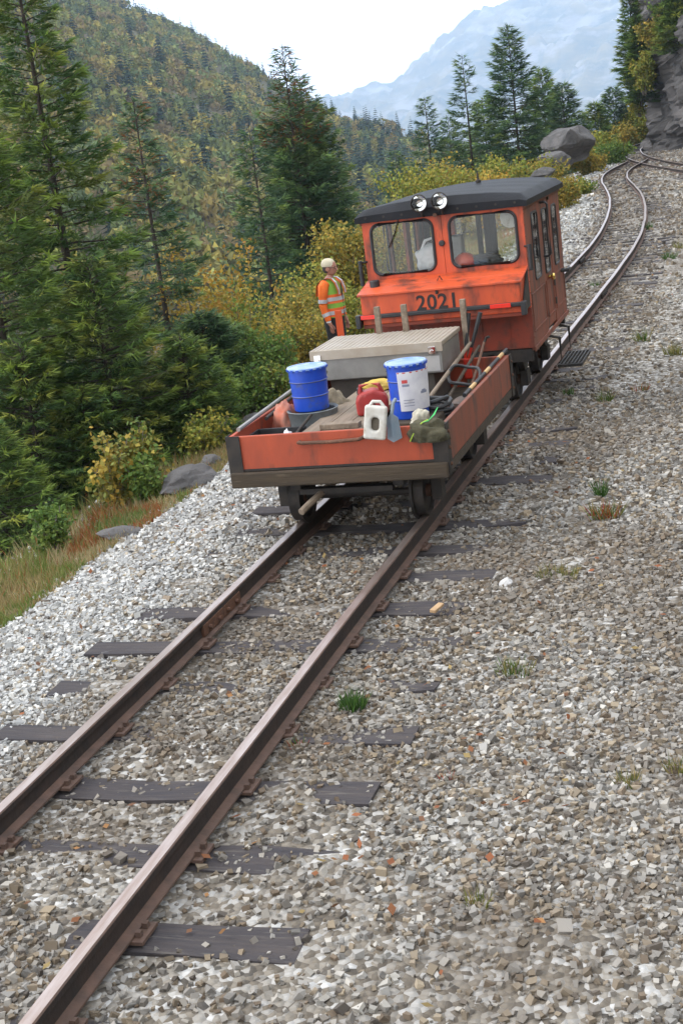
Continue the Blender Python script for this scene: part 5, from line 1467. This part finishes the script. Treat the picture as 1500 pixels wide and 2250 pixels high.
    b = MB(); loft(b, [(.01, 0, 1.668, .108, .088), (.008, 0, 1.69, .112, .091), (.006, 0, 1.73, .103, .086), (.004, 0, 1.765, .078, .066), (.002, 0, 1.782, .035, .03)], 22); cp = b.build('cap', CAPM, hd, smooth=True); cp.rotation_euler = (0, 0, 0)
    # trousers: two legs and seat
    b = MB()
    for s in (-1, 1):
        loft(b, [(.0, s * .1, .06, .075, .072), (-.015, s * .105, .3, .08, .075), (.01, s * .105, .5, .088, .082), (.0, s * .098, .78, .108, .095), (-.01, s * .075, .92, .13, .1)], 16)
    loft(b, [(-.01, 0, .84, .12, .165), (-.015, 0, .92, .145, .18), (0, 0, 1.0, .145, .172), (0, 0, 1.06, .14, .165)], 22)
    b.build('trousers', TROU, t, smooth=True)
    for s in (-1, 1):
        b = MB(); loft(b, [(.05, s * .11, 0, .13, .052), (.05, s * .11, .03, .13, .052), (.03, s * .11, .07, .1, .05), (-.02, s * .108, .12, .065, .058)], 16); b.build('boot', BOOT, t, smooth=True)
    # sleeves with tape
    for s in (-1, 1):
        fx = .02 if s < 0 else .06
        P = [(-.01, s * .15, 1.44), (-.022, s * .2, 1.395), (-.035, s * .228, 1.26), (-.045, s * .238, 1.13), (-.02, s * .243, 1.02), (fx, s * .245, .9)]
        b = MB(); b.tube(P, [.07, .078, .07, .062, .055, .042], 14); sv = b.build('sleeve', SHIRT, t, smooth=True)
        for (i, f) in ((2, .55), (4, .25)):
            a = np.array(P[i]) + (np.array(P[i + 1]) - P[i]) * f; d = np.array(P[i + 1]) - P[i]; d = d / np.linalg.norm(d); r_ = (.066 if i == 2 else .0535)
            b = MB(); b.tube([tuple(a - d * .026), tuple(a + d * .026)], r_ + .0035, 14); b.build('tape', TAPE, sv, smooth=True)
    b = MB(); b.tube([(.018, -.245, .9), (.018, -.245, .875)], .036, 12); b.build('watch', mat('white_watch', (.7, .7, .7), None, rough=.3), t)
    # vest
    R3 = [(0, 0, .93, .165, .192), (0, 0, 1.0, .168, .192), (.01, 0, 1.1, .17, .19), (0, 0, 1.2, .168, .188), (-.01, 0, 1.32, .165, .185), (-.015, 0, 1.41, .14, .165), (-.01, 0, 1.465, .1, .12), (.0, 0, 1.5, .075, .085)]
    b = MB(); loft(b, R3, 26); v_ = b.build('vest', LIME, t, smooth=True)
    def band(z0, z1, m_, e, nm):
        zz = [q[2] for q in R3]; q = lambda z, i: float(np.interp(z, zz, [r_[i] for r_ in R3]))
        b = MB(); loft(b, [(q(z, 0), 0, z, q(z, 3) + e, q(z, 4) + e) for z in np.linspace(z0, z1, 4)], 26); b.build(nm, m_, v_, smooth=True)
    band(.945, 1.07, VOR, .004, 'orange_band'); band(.975, 1.03, TAPE, .008, 'silver_band'); band(1.14, 1.27, VOR, .004, 'orange_band'); band(1.175, 1.23, TAPE, .008, 'silver_band')
    for s in (-1, 1):
        for (w, m_, e) in ((.05, VOR, .004), (.024, TAPE, .009)):
            b = MB(); pts = [(.172, 1.25), (.17, 1.32), (.135, 1.43), (.07, 1.49), (0, 1.5), (-.09, 1.47), (-.155, 1.4), (-.178, 1.25)]
            vs2 = []; fs2 = []
            for (px_, pz) in pts:
                for dy in (-w, w):
                    vs2.append((px_ + math.copysign(e, px_), s * (.105 if pz < 1.45 else .085) + dy, pz + e * 1.3))
            for k in range(len(pts) - 1): fs2.append((2 * k, 2 * k + 1, 2 * k + 3, 2 * k + 2))
            b.add(vs2, fs2); b.build('shoulder_band', m_, v_)
    b = MB(); b.box(.168, .178, -.012, .012, .94, 1.42); b.build('zip', BLACK, v_)
    return t


hq = at(718, 568, Y=19.5); gz = float(tz(hq[0], 19.5))
wk = worker(hq[0], 19.5, gz); sc_ = (hq[2] - gz) / 1.782; wk.scale = (sc_, sc_, sc_)
q = at(742, 682, Y=18.9); pz = float(tz(q[0], 18.9)); t = empty('marker_post', (q[0], 18.9, pz)); tag(t, 'orange marker post standing in front of the worker', 'post')
b = MB(); b.box(-.05, .05, -.012, .012, -.05, q[2] - pz); b.build('blade', mat('post_orange', (.75, .1, .025), (.65, .09, .02), 9, .5), t, bevel=.006)
b = MB(); b.lathe([(.035, -.05), (.035, .1), (.03, .12)], (0, .03, 0), 12); b.build('base', STEEL_DARK, t)

# ------------------------------------------------------------------ haze in the valley air
hb = MB(); hb.box(-4200, 4200, -400, 6600, -320, 900); hz = hb.build('haze', mat('haze_tmp', (1, 1, 1)), None)
hm = bpy.data.materials.new('haze'); hm.use_nodes = True; ht = hm.node_tree; ht.nodes.clear()
ho_ = ht.nodes.new('ShaderNodeOutputMaterial'); pv = ht.nodes.new('ShaderNodeVolumePrincipled')
pv.inputs['Color'].default_value = (.6, .77, 1.0, 1); pv.inputs['Density'].default_value = .0002; pv.inputs['Anisotropy'].default_value = 0.0
ht.links.new(pv.outputs['Volume'], ho_.inputs['Volume']); hz.data.materials.clear(); hz.data.materials.append(hm); tag(hz, 'thin blue haze filling the valley air', 'haze', kind='stuff')
